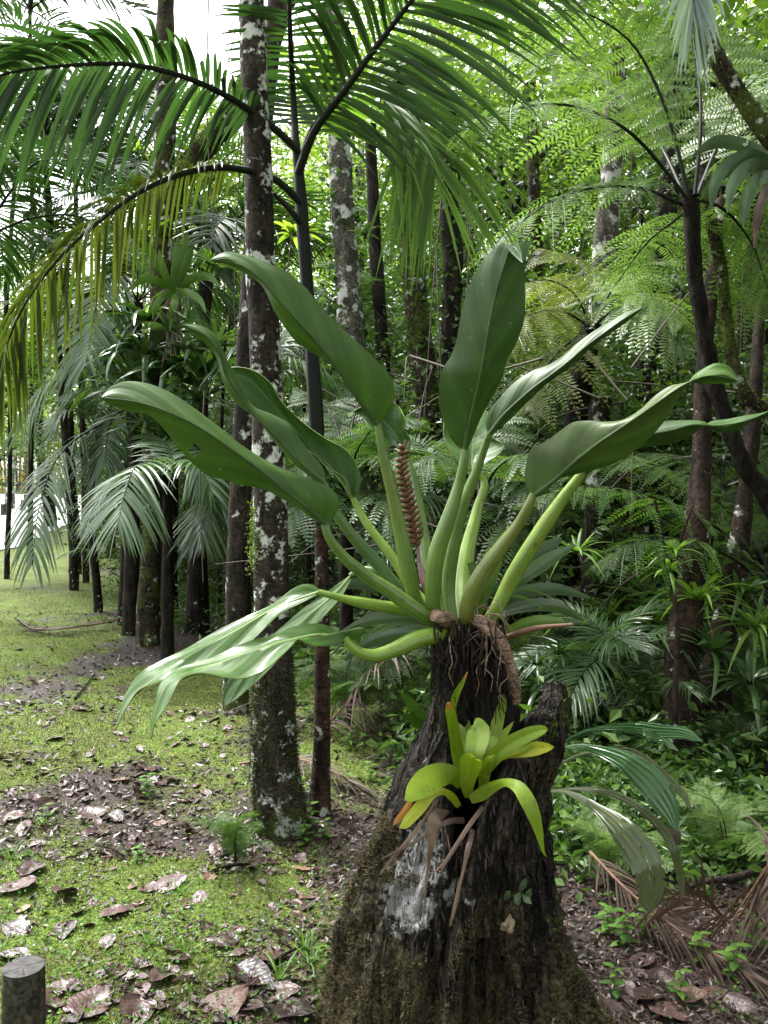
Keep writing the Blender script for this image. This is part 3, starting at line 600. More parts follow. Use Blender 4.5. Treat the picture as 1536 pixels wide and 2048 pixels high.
LEAVES = {
 'A': dict(L=[(755, 852), (787, 800), (788, 770), (775, 745), (742, 710), (695, 668), (652, 625), (608, 573), (564, 540), (518, 522), (482, 510), (449, 506), (421, 520)],
           M=[(756, 852), (714, 796), (673, 736), (638, 692), (597, 646), (559, 603), (525, 562), (482, 531), (450, 518), (421, 521)],
           R=[(752, 852), (723, 810), (687, 755), (654, 722), (622, 702), (591, 681), (570, 654), (550, 621), (537, 591), (526, 571), (490, 545), (463, 531), (421, 521)], d=[2.3, 2.2, 2.12, 2.08], dL=.05, dR=.035, under=True,
           st=[(755, 848, 2.3), (768, 917, 2.31), (787, 995, 2.32), (803, 1073, 2.33), (819, 1151, 2.34), (832, 1200, 2.35), (880, 1245, 2.36)], r=[7, 10, 12, 14, 16, 14, 11], sm=SG),
 'D': dict(L=[(654, 1050), (675, 1017), (678, 1000), (670, 985), (641, 967), (602, 953), (555, 935), (519, 915), (484, 892), (448, 863), (412, 835), (380, 812), (344, 788), (308, 772), (272, 764), (244, 765), (222, 774), (203, 796)],
           M=[(653, 1050), (612, 1014), (566, 978), (512, 935), (469, 903), (412, 863), (351, 831), (297, 810), (244, 799), (203, 796)],
           R=[(652, 1051), (623, 1035), (595, 1012), (570, 1000), (534, 980), (512, 973), (476, 967), (448, 958), (419, 951), (390, 930), (365, 903), (340, 871), (315, 842), (297, 828), (269, 824), (237, 815), (203, 797)], d=[2.2, 2.1, 2.04, 2.0], dL=.05, dR=.05, under=True, holes=((31, 9), (31, 10), (32, 9), (32, 10)),
           st=[(650, 1048, 2.2), (655, 1066, 2.2), (690, 1116, 2.22), (733, 1151, 2.25), (787, 1187, 2.28), (834, 1222, 2.3), (873, 1245, 2.33), (900, 1252, 2.36)], r=[8, 10, 12, 13, 15, 16, 15, 12], sm=SG),
 'B': dict(L=[(652, 968), (648, 942), (627, 914), (602, 885), (584, 853), (548, 831), (505, 810), (487, 778), (466, 745), (448, 713), (433, 677), (405, 654), (366, 649)],
           M=[(651, 968), (602, 928), (548, 871), (494, 813), (468, 775), (451, 750), (437, 705), (412, 672), (366, 650)],
           R=[(649, 968), (612, 946), (570, 906), (541, 871), (512, 835), (487, 820), (462, 792), (444, 749), (433, 713), (401, 677), (366, 650)], d=[2.38, 2.34, 2.28, 2.22], dL=.05, dR=.03, under=True,
           st=[(651, 966, 2.38), (660, 1005, 2.38), (674, 1030, 2.38), (709, 1077, 2.39), (748, 1120, 2.4), (791, 1171, 2.4), (835, 1215, 2.4), (890, 1245, 2.38)], r=[6, 9, 11, 12, 13, 14, 14, 12], sm=SDk),
 'C': dict(L=[(707, 998), (721, 967), (713, 931), (691, 899), (655, 878), (602, 842), (562, 803), (537, 763), (509, 742), (487, 735), (462, 735), (450, 740)],
           M=[(707, 998), (672, 945), (638, 914), (602, 872), (566, 835), (530, 790), (495, 757), (450, 741)],
           R=[(705, 998), (691, 957), (652, 931), (625, 905), (590, 890), (550, 860), (515, 825), (480, 780), (450, 742)], d=[2.52, 2.55, 2.56, 2.54], dL=-.02, dR=-.05, under=False, belly=.02,
           st=[(707, 996, 2.52), (713, 1010, 2.52), (741, 1058, 2.5), (772, 1097, 2.48), (799, 1136, 2.46), (822, 1175, 2.44), (880, 1235, 2.4)], r=[6, 8, 9, 10, 11, 11, 10], sm=SL),
 'E': dict(L=[(694, 1284), (719, 1275), (733, 1256), (725, 1252), (700, 1258), (677, 1257), (657, 1246), (614, 1245), (575, 1259), (551, 1274), (512, 1286), (434, 1314), (337, 1341), (318, 1360), (305, 1419), (300, 1450), (302, 1475)],
           M=[(692, 1282), (688, 1274), (630, 1272), (571, 1282), (512, 1300), (434, 1327), (375, 1345), (335, 1368), (313, 1410), (302, 1475)],
           R=[(691, 1285), (657, 1291), (622, 1285), (594, 1277), (583, 1294), (563, 1317), (532, 1339), (497, 1347), (450, 1349), (395, 1353), (364, 1364), (348, 1384), (329, 1411), (309, 1442), (303, 1475)], d=[2.16, 2.1, 2.04, 2.0, 1.98], dL=.06, dR=-.05, under=False, wave=.012, belly=.015,
           st=[(690, 1275, 2.16), (698, 1288, 2.16), (717, 1304, 2.17), (744, 1311, 2.19), (787, 1300, 2.22), (834, 1279, 2.26), (881, 1271, 2.3), (935, 1272, 2.35)], r=[7, 11, 14, 16, 18, 18, 15, 10], sm=SL),
 'F': dict(L=[(638, 1184), (632, 1172), (614, 1167), (591, 1173), (567, 1190), (544, 1208), (497, 1232), (434, 1263), (376, 1294), (317, 1321), (278, 1345), (259, 1372), (243, 1411), (231, 1457)],
           M=[(638, 1184), (591, 1200), (532, 1226), (473, 1261), (395, 1302), (337, 1337), (290, 1372), (258, 1402), (231, 1457)],
           R=[(638, 1188), (600, 1206), (560, 1228), (528, 1260), (493, 1290), (440, 1320), (395, 1345), (350, 1358), (317, 1364), (274, 1380), (255, 1410), (232, 1457)], d=[2.3, 2.26, 2.2, 2.14, 2.12], dL=.05, dR=-.04, under=False, belly=.012,
           st=[(636, 1184, 2.3), (660, 1190, 2.3), (698, 1200, 2.31), (756, 1211, 2.33), (803, 1219, 2.35), (850, 1229, 2.36), (910, 1250, 2.38)], r=[6, 8, 11, 13, 13, 13, 11], sm=SL),
 'H': dict(L=[(700, 1150), (660, 1180), (610, 1215), (551, 1262), (500, 1310), (462, 1350), (447, 1390), (449, 1411)],
           M=[(702, 1152), (668, 1190), (620, 1228), (565, 1275), (520, 1322), (480, 1365), (450, 1411)],
           R=[(704, 1155), (680, 1198), (640, 1238), (590, 1285), (540, 1335), (500, 1375), (470, 1400), (450, 1411)], d=[2.5, 2.46, 2.42, 2.4], dL=.03, dR=-.03, under=False,
           st=[(700, 1152, 2.5), (725, 1140, 2.5), (770, 1150, 2.48), (820, 1190, 2.45), (900, 1245, 2.4)], r=[6, 8, 9, 10, 10], sm=SDk),
 'I': dict(L=[(930, 902), (912, 888), (900, 870), (885, 834), (879, 789), (885, 742), (903, 712), (915, 676), (921, 640), (930, 601), (945, 559), (966, 523), (990, 496), (1006, 485), (1020, 504), (1044, 525)],
           M=[(930, 902), (939, 849), (960, 759), (975, 670), (990, 595), (1002, 550), (1017, 508), (1033, 483), (1042, 503), (1045, 525)],
           R=[(932, 902), (951, 858), (963, 831), (984, 792), (1002, 756), (1014, 718), (1032, 685), (1047, 640), (1050, 595), (1048, 550), (1052, 515), (1063, 481), (1058, 500), (1046, 525)], d=[2.28, 2.24, 2.19, 2.16, 2.14, 2.12, 2.06], dL=.05, dR=.045, under=True,
           st=[(930, 899, 2.28), (927, 925, 2.28), (915, 980, 2.29), (892, 1050, 2.29), (873, 1109, 2.3), (866, 1171, 2.31), (870, 1224, 2.33), (890, 1250, 2.36)], r=[8, 10, 13, 16, 18, 17, 14, 11], sm=SG),
 'J': dict(L=[(977, 870), (972, 849), (978, 825), (996, 801), (1026, 768), (1068, 741), (1104, 729), (1130, 711), (1157, 688), (1184, 667), (1226, 640), (1259, 623), (1284, 616)],
           M=[(979, 869), (1000, 840), (1040, 800), (1085, 762), (1125, 734), (1160, 702), (1192, 678), (1228, 652), (1262, 628), (1284, 616)],
           R=[(984, 869), (1008, 849), (1050, 807), (1089, 771), (1133, 738), (1163, 710), (1193, 686), (1229, 661), (1265, 633), (1284, 617)], d=[2.36, 2.32, 2.3, 2.3], dL=.04, dR=.02, under=True,
           st=[(979, 867, 2.36), (967, 901, 2.37), (948, 956, 2.38), (928, 1003, 2.39), (907, 1090, 2.4), (897, 1190, 2.4), (905, 1245, 2.38)], r=[7, 9, 12, 14, 15, 14, 11], sm=SG),
 'K': dict(L=[(1066, 992), (1056, 983), (1051, 966), (1052, 934), (1065, 896), (1091, 885), (1119, 864), (1147, 845), (1174, 842), (1209, 844), (1244, 840), (1279, 821), (1314, 791), (1349, 772), (1372, 767), (1419, 768), (1454, 767), (1477, 763)],
           M=[(1068, 991), (1115, 955), (1157, 917), (1209, 878), (1262, 843), (1314, 806), (1371, 768), (1415, 752), (1450, 750), (1477, 763)],
           R=[(1072, 992), (1085, 985), (1115, 959), (1157, 946), (1202, 934), (1244, 917), (1279, 892), (1307, 868), (1331, 837), (1349, 805), (1363, 781), (1373, 766), (1390, 748), (1412, 734), (1433, 726), (1461, 735), (1477, 763)], d=[2.2, 2.14, 2.08, 2.02, 2.02], dL=.05, dR=.05, under=True, belly=.015,
           st=[(1067, 988, 2.2), (1061, 1003, 2.2), (1041, 1042, 2.22), (1006, 1089, 2.24), (967, 1144, 2.26), (943, 1191, 2.28), (934, 1230, 2.3), (945, 1258, 2.34)], r=[8, 11, 13, 16, 18, 18, 16, 12], sm=stalkmat('olive_leaf_stalk', (.07, .095, .018), (.115, .15, .03))),
 'M': dict(L=[(1165, 945), (1190, 905), (1230, 875), (1290, 852), (1328, 844), (1366, 842), (1390, 843), (1408, 847), (1426, 861), (1447, 866), (1475, 861), (1502, 844), (1540, 826), (1575, 800)],
           M=[(1168, 946), (1220, 908), (1290, 872), (1350, 860), (1408, 847), (1447, 853), (1489, 842), (1535, 824), (1575, 800)],
           R=[(1175, 946), (1230, 915), (1286, 895), (1314, 891), (1349, 885), (1384, 868), (1408, 848), (1425, 841), (1447, 839), (1489, 832), (1536, 822), (1575, 800)], d=[2.32, 2.28, 2.24, 2.2], dL=.03, dR=.04, under=True,
           st=[(1166, 944, 2.32), (1127, 995, 2.33), (1084, 1058, 2.34), (1045, 1120, 2.35), (1014, 1175, 2.36), (990, 1222, 2.36), (965, 1255, 2.37)], r=[9, 12, 15, 16, 16, 14, 11], sm=SL),
 'N': dict(L=[(946, 944), (922, 925), (900, 900), (888, 870), (890, 840), (905, 820), (930, 800)],
           M=[(946, 944), (945, 910), (946, 880), (950, 840), (950, 800)],
           R=[(946, 945), (975, 925), (1007, 888), (990, 880), (985, 860), (975, 830), (960, 800)], d=[2.6, 2.68, 2.75], dL=-.03, dR=-.05, under=False,
           st=[(946, 940, 2.6), (965, 955, 2.6), (955, 1019, 2.58), (936, 1097, 2.54), (926, 1175, 2.48), (930, 1240, 2.4)], r=[6, 9, 13, 17, 18, 14], sm=SL),
 'P': dict(L=[(815, 919), (790, 895), (760, 870), (735, 850), (720, 832), (706, 826)],
           M=[(816, 919), (800, 885), (780, 855), (755, 832), (730, 820), (706, 825)],
           R=[(818, 919), (818, 880), (808, 862), (815, 845), (803, 822), (785, 806), (760, 802), (735, 808), (706, 824)], d=[2.6, 2.66, 2.7], dL=-.03, dR=-.05, under=False, wave=.02,
           st=[(815, 915, 2.6), (830, 964, 2.58), (842, 1034, 2.54), (850, 1097, 2.5), (858, 1160, 2.46), (890, 1235, 2.4)], r=[5, 8, 11, 14, 14, 11], sm=SG),
}
LLAB = {'A': 'broad leaf held up to the left', 'D': 'longest left leaf with a small hole', 'C': 'glossy wet leaf showing its upper side', 'E': 'drooping glossy leaf on a bent lime stalk', 'I': 'tall upright leaf with folded tip', 'J': 'narrow upright leaf', 'K': 'large right leaf with yellow flecks'}
for kk, q in LEAVES.items():
    o, mp_ = leaf_blade('leaf', plant, q['L'], q['M'], q['R'], q['d'], q['dL'], q['dR'], q['under'], mats=BMK if kk == 'K' else BM, belly=q.get('belly', .012)*.35, wave=q.get('wave', .004), seed=ord(kk), holes=q.get('holes', ()))
    if kk in LLAB: o['label'] = LLAB[kk]
    s_ = stalk(o, q['st'], q['r'], q['sm'], mp_ + (np.array([0, -.002, 0]) if q['under'] else np.array([0, .003, -.002])), RIBD if q['under'] else RIBL)
# root crown, creeping stem, aerial roots
mb = MB(); tube(mb, [P(962, 1470, 2.4), P(958, 1400, 2.39), P(950, 1340, 2.38), P(945, 1290, 2.37), P(938, 1248, 2.37)], [.095, .095, .09, .085, .055], 44, n=90, amp=.42, fr=26, seed=61, stretch=.25)
g = np.random.default_rng(62)
for k in range(190):
    x0 = g.uniform(866, 1008); p0 = P(x0, g.uniform(1240, 1300), 2.36 - g.uniform(.02, .1)); l = g.uniform(30, 170)
    tube(mb, [p0, P(x0+g.normal(0, 10), p0[2]*0+1290+l*.4, 2.36-g.uniform(.06, .12)), P(x0+g.normal(0, 22), 1290+l, 2.36-g.uniform(.08, .13))], [.0025, .002, .001], 5, n=8, cap=False)
mb.build('root_crown', M['root'], plant)
mb = MB(); tube(mb, [P(930, 1250, 2.34), P(957, 1243, 2.3), P(983, 1262, 2.27), P(1004, 1292, 2.26), P(1018, 1331, 2.27), P(1027, 1366, 2.29), P(1031, 1402, 2.32)], [.012, .017, .018, .017, .016, .017, .013], 16, n=60, amp=.22, fr=30, seed=63, stretch=1)
mb.build('creeping_stem', M['creep'], plant)
mb = MB(); tube(mb, [P(905, 1252, 2.33), P(888, 1238, 2.29), P(868, 1230, 2.27)], [.018, .021, .017], 14, n=20, amp=.12, fr=30, seed=64); mb.build('stem_stub', M['creep'], plant)
for k in range(16):
    mb = MB(); x0 = g.uniform(890, 1010); y0 = g.uniform(1235, 1290)
    pts = [P(x0, y0, 2.28)]
    for s in range(5): x0 += g.normal(0, 9); y0 += g.uniform(8, 38); pts.append(P(x0, y0, 2.25-g.uniform(0, .05)))
    tube(mb, pts, [.0022, .0018, .001], 5, n=16, cap=False); mb.build('aerial_root', M['root' if k % 3 else 'creep'], plant)
# dry fibres and sheath at the crown
mb = MB()
for k in range(26):
    p0 = P(975+g.normal(0, 14), 1240+g.normal(0, 12), 2.28); tube(mb, [p0, p0+np.array([g.normal(0, .012), -.01, g.uniform(-.03, .03)]), p0+np.array([g.normal(0, .03), -.02, g.uniform(-.08, .03)])], [.0014, .0006], 4, n=6, cap=False)
mb.build('dry_fibre', M['drystrap'], plant)
# flower spike of overlapping brown bracts
mb = MB(); ctrl = [P(836, 1102, 2.5), P(824, 1034, 2.51), P(812, 976, 2.52), P(803, 929, 2.53), P(812, 880, 2.54)]
c = catmull(ctrl, 60); T, N1, B1 = frames(c); tube(mb, ctrl, [.006, .005, .003], 8, n=30)
for k in range(17):
    for sg in (1, -1):
        s = int(3 + (k + (.5 if sg > 0 else 0))*3.1); s = min(s, 58); t = T[s]; sd_ = nrm(np.cross(t, np.array([0, 1., 0])))*sg
        l = .031*(1-.35*k/17); d = nrm(sd_*.85 + t*.5*(1 if sg > 0 else .9))
        tube(mb, [c[s], c[s]+d*l*.5+np.array([0, -.006, 0]), c[s]+d*l], [.0055, .0075, .0025], 8, n=8, tint=.5)
mb.build('flower_spike', plain('brown_bract', (.085, .036, .017), .5, 60), plant)
mb = MB(); tube(mb, [P(838, 1095, 2.5), P(846, 1130, 2.48), P(852, 1165, 2.45), P(870, 1220, 2.4)], [.008, .018, .016, .008], 10, n=20); mb.build('flower_sheath', plain('maroon_sheath', (.055, .026, .022), .45), plant)

# ------------------------------------------------------------------ straps laid along photo paths at true depth
def px_strap(name, parent, pts, mat, fold=.18, nx=5, n=26, curl=.45, twist=0., thick=.0012):
    q = np.array(pts, float); c = catmull(q, n); path = np.stack([(c[:, 0]-CX)/F*c[:, 3], c[:, 3], CAMH+(HY-c[:, 1])/F*c[:, 3]], -1)
    w_ = np.maximum(c[:, 2], .3)*c[:, 3]/F; T = nrm(np.gradient(path, axis=0)); v = nrm(path-np.array([0, 0, CAMH]))
    wd = nrm(np.cross(T, v)); nn_ = np.cross(wd, T); wd = nrm(wd*math.cos(twist)+nn_*math.sin(twist))
    mb = MB(); strip(mb, path, w_, wd, fold, nx=nx, curl=curl, tint=.5); o = mb.build(name, mat, parent)
    sm = o.modifiers.new('thickness', 'SOLIDIFY'); sm.thickness = thick; sm.offset = 0; es = o.modifiers.new('crisp_margin', 'EDGE_SPLIT'); es.split_angle = R_(40)
    return o
zx = lambda x, y, h, d: (740+x/3.491, 1330+y/3.491, h/3.491, d)
def limemat(name, c1, c2, c3):
    m, t, b, out = newmat(name); uvn = t.nodes.new('ShaderNodeUVMap'); co = objco(t); mp = t.nodes.new('ShaderNodeMapping'); mp.inputs['Scale'].default_value = (1.2, 16, 1); t.links.new(uvn.outputs[0], mp.inputs[0])
    n1 = noise(t, 2.2, 4, .6, mp.outputs[0]); n2 = noise(t, 9, 3, .5, co); n3 = noise(t, 75, 2, .5, co); oi = t.nodes.new('ShaderNodeObjectInfo')
    f = math_(t, 'ADD', math_(t, 'MULTIPLY', n1.outputs['Fac'], .5), math_(t, 'ADD', math_(t, 'MULTIPLY', n2.outputs['Fac'], .5), math_(t, 'MULTIPLY', math_(t, 'SUBTRACT', oi.outputs['Random'], .5), .3)))
    col = ramp(t, f, [(.36, c1), (.52, c2), (.68, c3)])
    col = mix(t, ramp(t, n3.outputs['Fac'], [(.68, 0), (.73, .7)]), col, (.10, .07, .02)); sep = t.nodes.new('ShaderNodeSeparateXYZ'); t.links.new(uvn.outputs[0], sep.inputs[0])
    col = mix(t, ramp(t, sep.outputs['X'], [(.0, .75), (.45, 0)]), col, tuple(x*.55 for x in c1))
    t.links.new(col, b.inputs['Base Color']); b.inputs['Roughness'].default_value = .34; bump(t, n1.outputs['Fac'], b, .3, .003)
    tr = t.nodes.new('ShaderNodeBsdfTranslucent'); t.links.new(mix(t, 1., col, (1.2, 1.2, .5), 'MULTIPLY'), tr.inputs['Color']); ms = t.nodes.new('ShaderNodeMixShader'); ms.inputs[0].default_value = .38
    t.links.new(b.outputs[0], ms.inputs[1]); t.links.new(tr.outputs[0], ms.inputs[2]); t.links.new(ms.outputs[0], out.inputs['Surface']); return m
M['lime'] = limemat('lime_strap_leaf', (.16, .25, .012), (.28, .40, .022), (.40, .50, .04)); M['drystrap'] = limemat('dry_strap_leaf', (.07, .04, .026), (.16, .10, .07), (.27, .19, .14)); M['limepale'] = limemat('pale_lime_strap_leaf', (.22, .33, .04), (.32, .44, .08), (.42, .52, .13)); M['yellowleaf'] = limemat('yellow_strap_leaf', (.28, .33, .015), (.40, .42, .02), (.50, .44, .03))
brom = thing('lime_bromeliad', 'bright lime green bromeliad rosette nested in the front of the stump', 'bromeliad', P(935, 1590, 2.2))
for fold, mt, L in [
    (.42, 'lime', [(690, 930, 30, 2.2), (680, 850, 48, 2.17), (688, 760, 68, 2.14), (705, 690, 78, 2.11), (715, 655, 60, 2.095), (725, 640, 10, 2.09)]),
    (.4, 'lime', [(790, 880, 30, 2.2), (795, 800, 40, 2.18), (800, 740, 46, 2.16), (830, 670, 34, 2.14), (870, 630, 6, 2.13)]),
    (-.35, 'limepale', [(725, 690, 44, 2.17), (735, 600, 66, 2.17), (752, 510, 78, 2.19), (762, 450, 68, 2.205), (742, 400, 40, 2.21), (728, 393, 4, 2.215)]),
    (-.3, 'limepale', [(760, 680, 34, 2.2), (780, 560, 52, 2.21), (792, 480, 48, 2.22), (800, 425, 26, 2.23), (790, 405, 4, 2.23)]),
    (-.4, 'lime', [(650, 760, 44, 2.22), (615, 620, 48, 2.22), (590, 500, 38, 2.2), (570, 380, 34, 2.17), (552, 300, 27, 2.15), (545, 262, 5, 2.14)]),
    (-.4, 'lime', [(640, 640, 24, 2.24), (600, 450, 26, 2.25), (578, 300, 24, 2.24), (605, 200, 24, 2.22), (645, 125, 15, 2.2), (677, 52, 2, 2.19)]),
    (-.35, 'limepale', [(655, 660, 40, 2.26), (640, 560, 48, 2.28), (620, 450, 40, 2.29), (600, 400, 6, 2.3)]),
    (-.3, 'lime', [(660, 660, 44, 2.29), (665, 520, 50, 2.31), (650, 400, 46, 2.33), (610, 290, 36, 2.35), (545, 200, 20, 2.36), (500, 150, 3, 2.37)]),
    (-.3, 'lime', [(790, 700, 50, 2.24), (815, 570, 66, 2.27), (855, 450, 66, 2.29), (890, 330, 54, 2.3), (915, 240, 40, 2.3), (928, 203, 10, 2.3)]),
    (-.3, 'limepale', [(800, 660, 50, 2.22), (840, 570, 52, 2.24), (875, 520, 30, 2.26), (893, 508, 3, 2.26)]),
    (-.3, 'lime', [(830, 640, 34, 2.26), (890, 540, 32, 2.28), (950, 465, 22, 2.3), (1003, 395, 3, 2.31)]),
    (-.3, 'lime', [(790, 740, 48, 2.18), (850, 660, 54, 2.16), (950, 570, 54, 2.14), (1060, 505, 50, 2.12), (1170, 462, 40, 2.1), (1225, 450, 22, 2.09), (1242, 452, 4, 2.09)]),
    (-.3, 'lime', [(790, 720, 44, 2.2), (880, 640, 36, 2.18), (980, 590, 40, 2.17), (1080, 565, 34, 2.16), (1140, 540, 6, 2.15)]),
    (-.25, 'yellowleaf', [(850, 660, 24, 2.2), (960, 630, 24, 2.18), (1080, 600, 42, 2.16), (1180, 580, 44, 2.15), (1250, 575, 24, 2.14), (1287, 573, 2, 2.14)]),
    (.12, 'lime', [(650, 830, 50, 2.18), (590, 775, 60, 2.15), (500, 765, 80, 2.12), (410, 808, 96, 2.08), (330, 865, 76, 2.05), (270, 925, 34, 2.03), (243, 945, 3, 2.02)]),
    (.15, 'yellowleaf', [(620, 990, 20, 2.16), (580, 930, 28, 2.13), (515, 884, 22, 2.1), (440, 900, 30, 2.07), (365, 975, 42, 2.05), (290, 1060, 38, 2.03), (235, 1120, 26, 2.02), (205, 1136, 4, 2.02)]),
    (.2, 'orange', [(290, 935, 18, 2.06), (235, 1030, 22, 2.05), (185, 1090, 17, 2.05), (163, 1118, 5, 2.05)]),
    (.12, 'lime', [(700, 940, 30, 2.18), (780, 900, 46, 2.14), (860, 850, 36, 2.1), (950, 820, 28, 2.06), (1030, 850, 44, 2.03), (1090, 930, 54, 2.01), (1140, 1040, 48, 2.0), (1175, 1150, 33, 2.0), (1200, 1260, 16, 2.0), (1215, 1315, 8, 2.0), (1232, 1338, 2, 2.0)])]:
    px_strap('leaf', brom, [zx(*p_) for p_ in L], M[mt], fold, nx=9, n=36, thick=.0008)
px_strap('leaf_tip', brom, [zx(550, 315, 22, 2.137), zx(552, 285, 20, 2.132), zx(548, 262, 10, 2.13)], M['orange'])
px_strap('leaf_tip', brom, [zx(662, 90, 10, 2.188), zx(679, 50, 4, 2.183)], M['orange'])
for L in [[(470, 940, 12, 2.14), (380, 1080, 13, 2.06), (250, 1240, 13, 2.03), (140, 1370, 10, 2.02), (70, 1460, 5, 2.02)], [(660, 1085, 22, 2.1), (560, 1090, 19, 2.06), (420, 1170, 12, 2.04), (290, 1250, 10, 2.02), (170, 1310, 10, 2.01), (85, 1352, 4, 2.01)],
          [(550, 1020, 10, 2.12), (470, 1060, 50, 2.05), (430, 1150, 42, 2.04), (425, 1260, 22, 2.04), (410, 1380, 12, 2.06), (392, 1500, 9, 2.07), (382, 1630, 3, 2.08)], [(790, 990, 16, 2.12), (700, 1110, 16, 2.05), (600, 1260, 14, 2.02), (500, 1400, 9, 2.0), (436, 1455, 4, 2.0)], [(770, 1010, 10, 2.11), (680, 1150, 10, 2.045), (580, 1300, 10, 2.01), (485, 1455, 4, 1.99)],
          [(720, 1150, 14, 2.06), (690, 1260, 19, 2.02), (650, 1440, 10, 2.0), (610, 1600, 12, 1.99), (575, 1760, 10, 1.98), (556, 1825, 4, 1.98)], [(540, 1180, 4, 2.08), (560, 1300, 3, 2.05)]]:
    px_strap('dry_leaf', brom, [zx(*p_) for p_ in L], M['drystrap'], .35)
b2 = thing('bromeliad', 'olive green bromeliad leaning out behind the left prong of the stump', 'bromeliad', P(860, 1460, 2.62))
for L in [[(420, 420, 50, 2.62), (350, 340, 38, 2.58), (280, 260, 32, 2.55), (205, 182, 5, 2.53)], [(470, 380, 40, 2.65), (430, 290, 36, 2.66), (395, 220, 30, 2.66), (370, 195, 8, 2.66)], [(560, 330, 30, 2.68), (530, 220, 34, 2.7), (500, 150, 20, 2.72), (480, 120, 4, 2.73)], [(430, 430, 40, 2.6), (320, 400, 34, 2.56), (280, 330, 20, 2.54)]]:
    px_strap('leaf', b2, [zx(*p_) for p_ in L], M['strap_light'])
b3 = thing('strap_leaf_bromeliad', 'dark glossy bromeliad with wet straps behind the giant leaf stalks', 'bromeliad', P(955, 1275, 2.52))
for mt, L in [('strap_light', [(990, 1292, 9, 2.5), (1030, 1262, 15, 2.46), (1080, 1246, 16, 2.42), (1128, 1243, 5, 2.4)]), ('strap_grey', [(985, 1190, 9, 2.55), (1040, 1140, 16, 2.56), (1090, 1100, 18, 2.57), (1122, 1076, 4, 2.58)]), ('strap', [(985, 1215, 8, 2.52), (1040, 1160, 13, 2.5), (1100, 1118, 14, 2.5), (1150, 1090, 3, 2.5)]),
              ('strap_grey', [(985, 1215, 8, 2.5), (1045, 1185, 13, 2.48), (1110, 1178, 12, 2.46), (1180, 1196, 3, 2.45)]), ('strap', [(880, 1246, 10, 2.5), (800, 1232, 13, 2.5), (740, 1240, 12, 2.5), (686, 1262, 3, 2.5)]), ('strap_grey', [(800, 1190, 7, 2.55), (745, 1172, 11, 2.55), (700, 1168, 10, 2.55), (668, 1178, 3, 2.55)]),
              ('strap', [(880, 1262, 9, 2.48), (790, 1268, 11, 2.5), (730, 1290, 9, 2.52), (690, 1320, 3, 2.53)]), ('strap_grey', [(905, 1180, 9, 2.56), (890, 1120, 13, 2.6), (888, 1070, 12, 2.63), (900, 1030, 3, 2.66)]), ('strap_light', [(955, 1230, 9, 2.5), (985, 1150, 11, 2.5), (1000, 1090, 9, 2.52), (1010, 1060, 2, 2.53)]), ('strap', [(1000, 1225, 9, 2.55), (1060, 1210, 13, 2.58), (1120, 1215, 11, 2.6), (1165, 1240, 3, 2.62)]),
              ('strap_light', [(1006, 1192, 2.5, 2.4), (1045, 1195, 2.5, 2.39), (1085, 1216, 1, 2.38)]), ('strap_light', [(1004, 1186, 2.5, 2.4), (1050, 1178, 2.5, 2.4), (1098, 1192, 1, 2.4)]), ('strap_light', [(970, 1200, 9, 2.42), (955, 1160, 11, 2.42), (940, 1125, 6, 2.43)])]:
    px_strap('leaf', b3, L, M[mt], .35)
mb = MB(); tube(mb, [P(1005, 1278, 2.38), P(1070, 1257, 2.3), P(1146, 1249, 2.22)], [.008, .0075, .004], 8, n=24, amp=.1, seed=71)
tag(mb.build('dead_twig', M['stalk_brown'], off=P(1005, 1278, 2.38)), 'brown bare stalk sticking out to the right of the stump plant crown', 'twig')
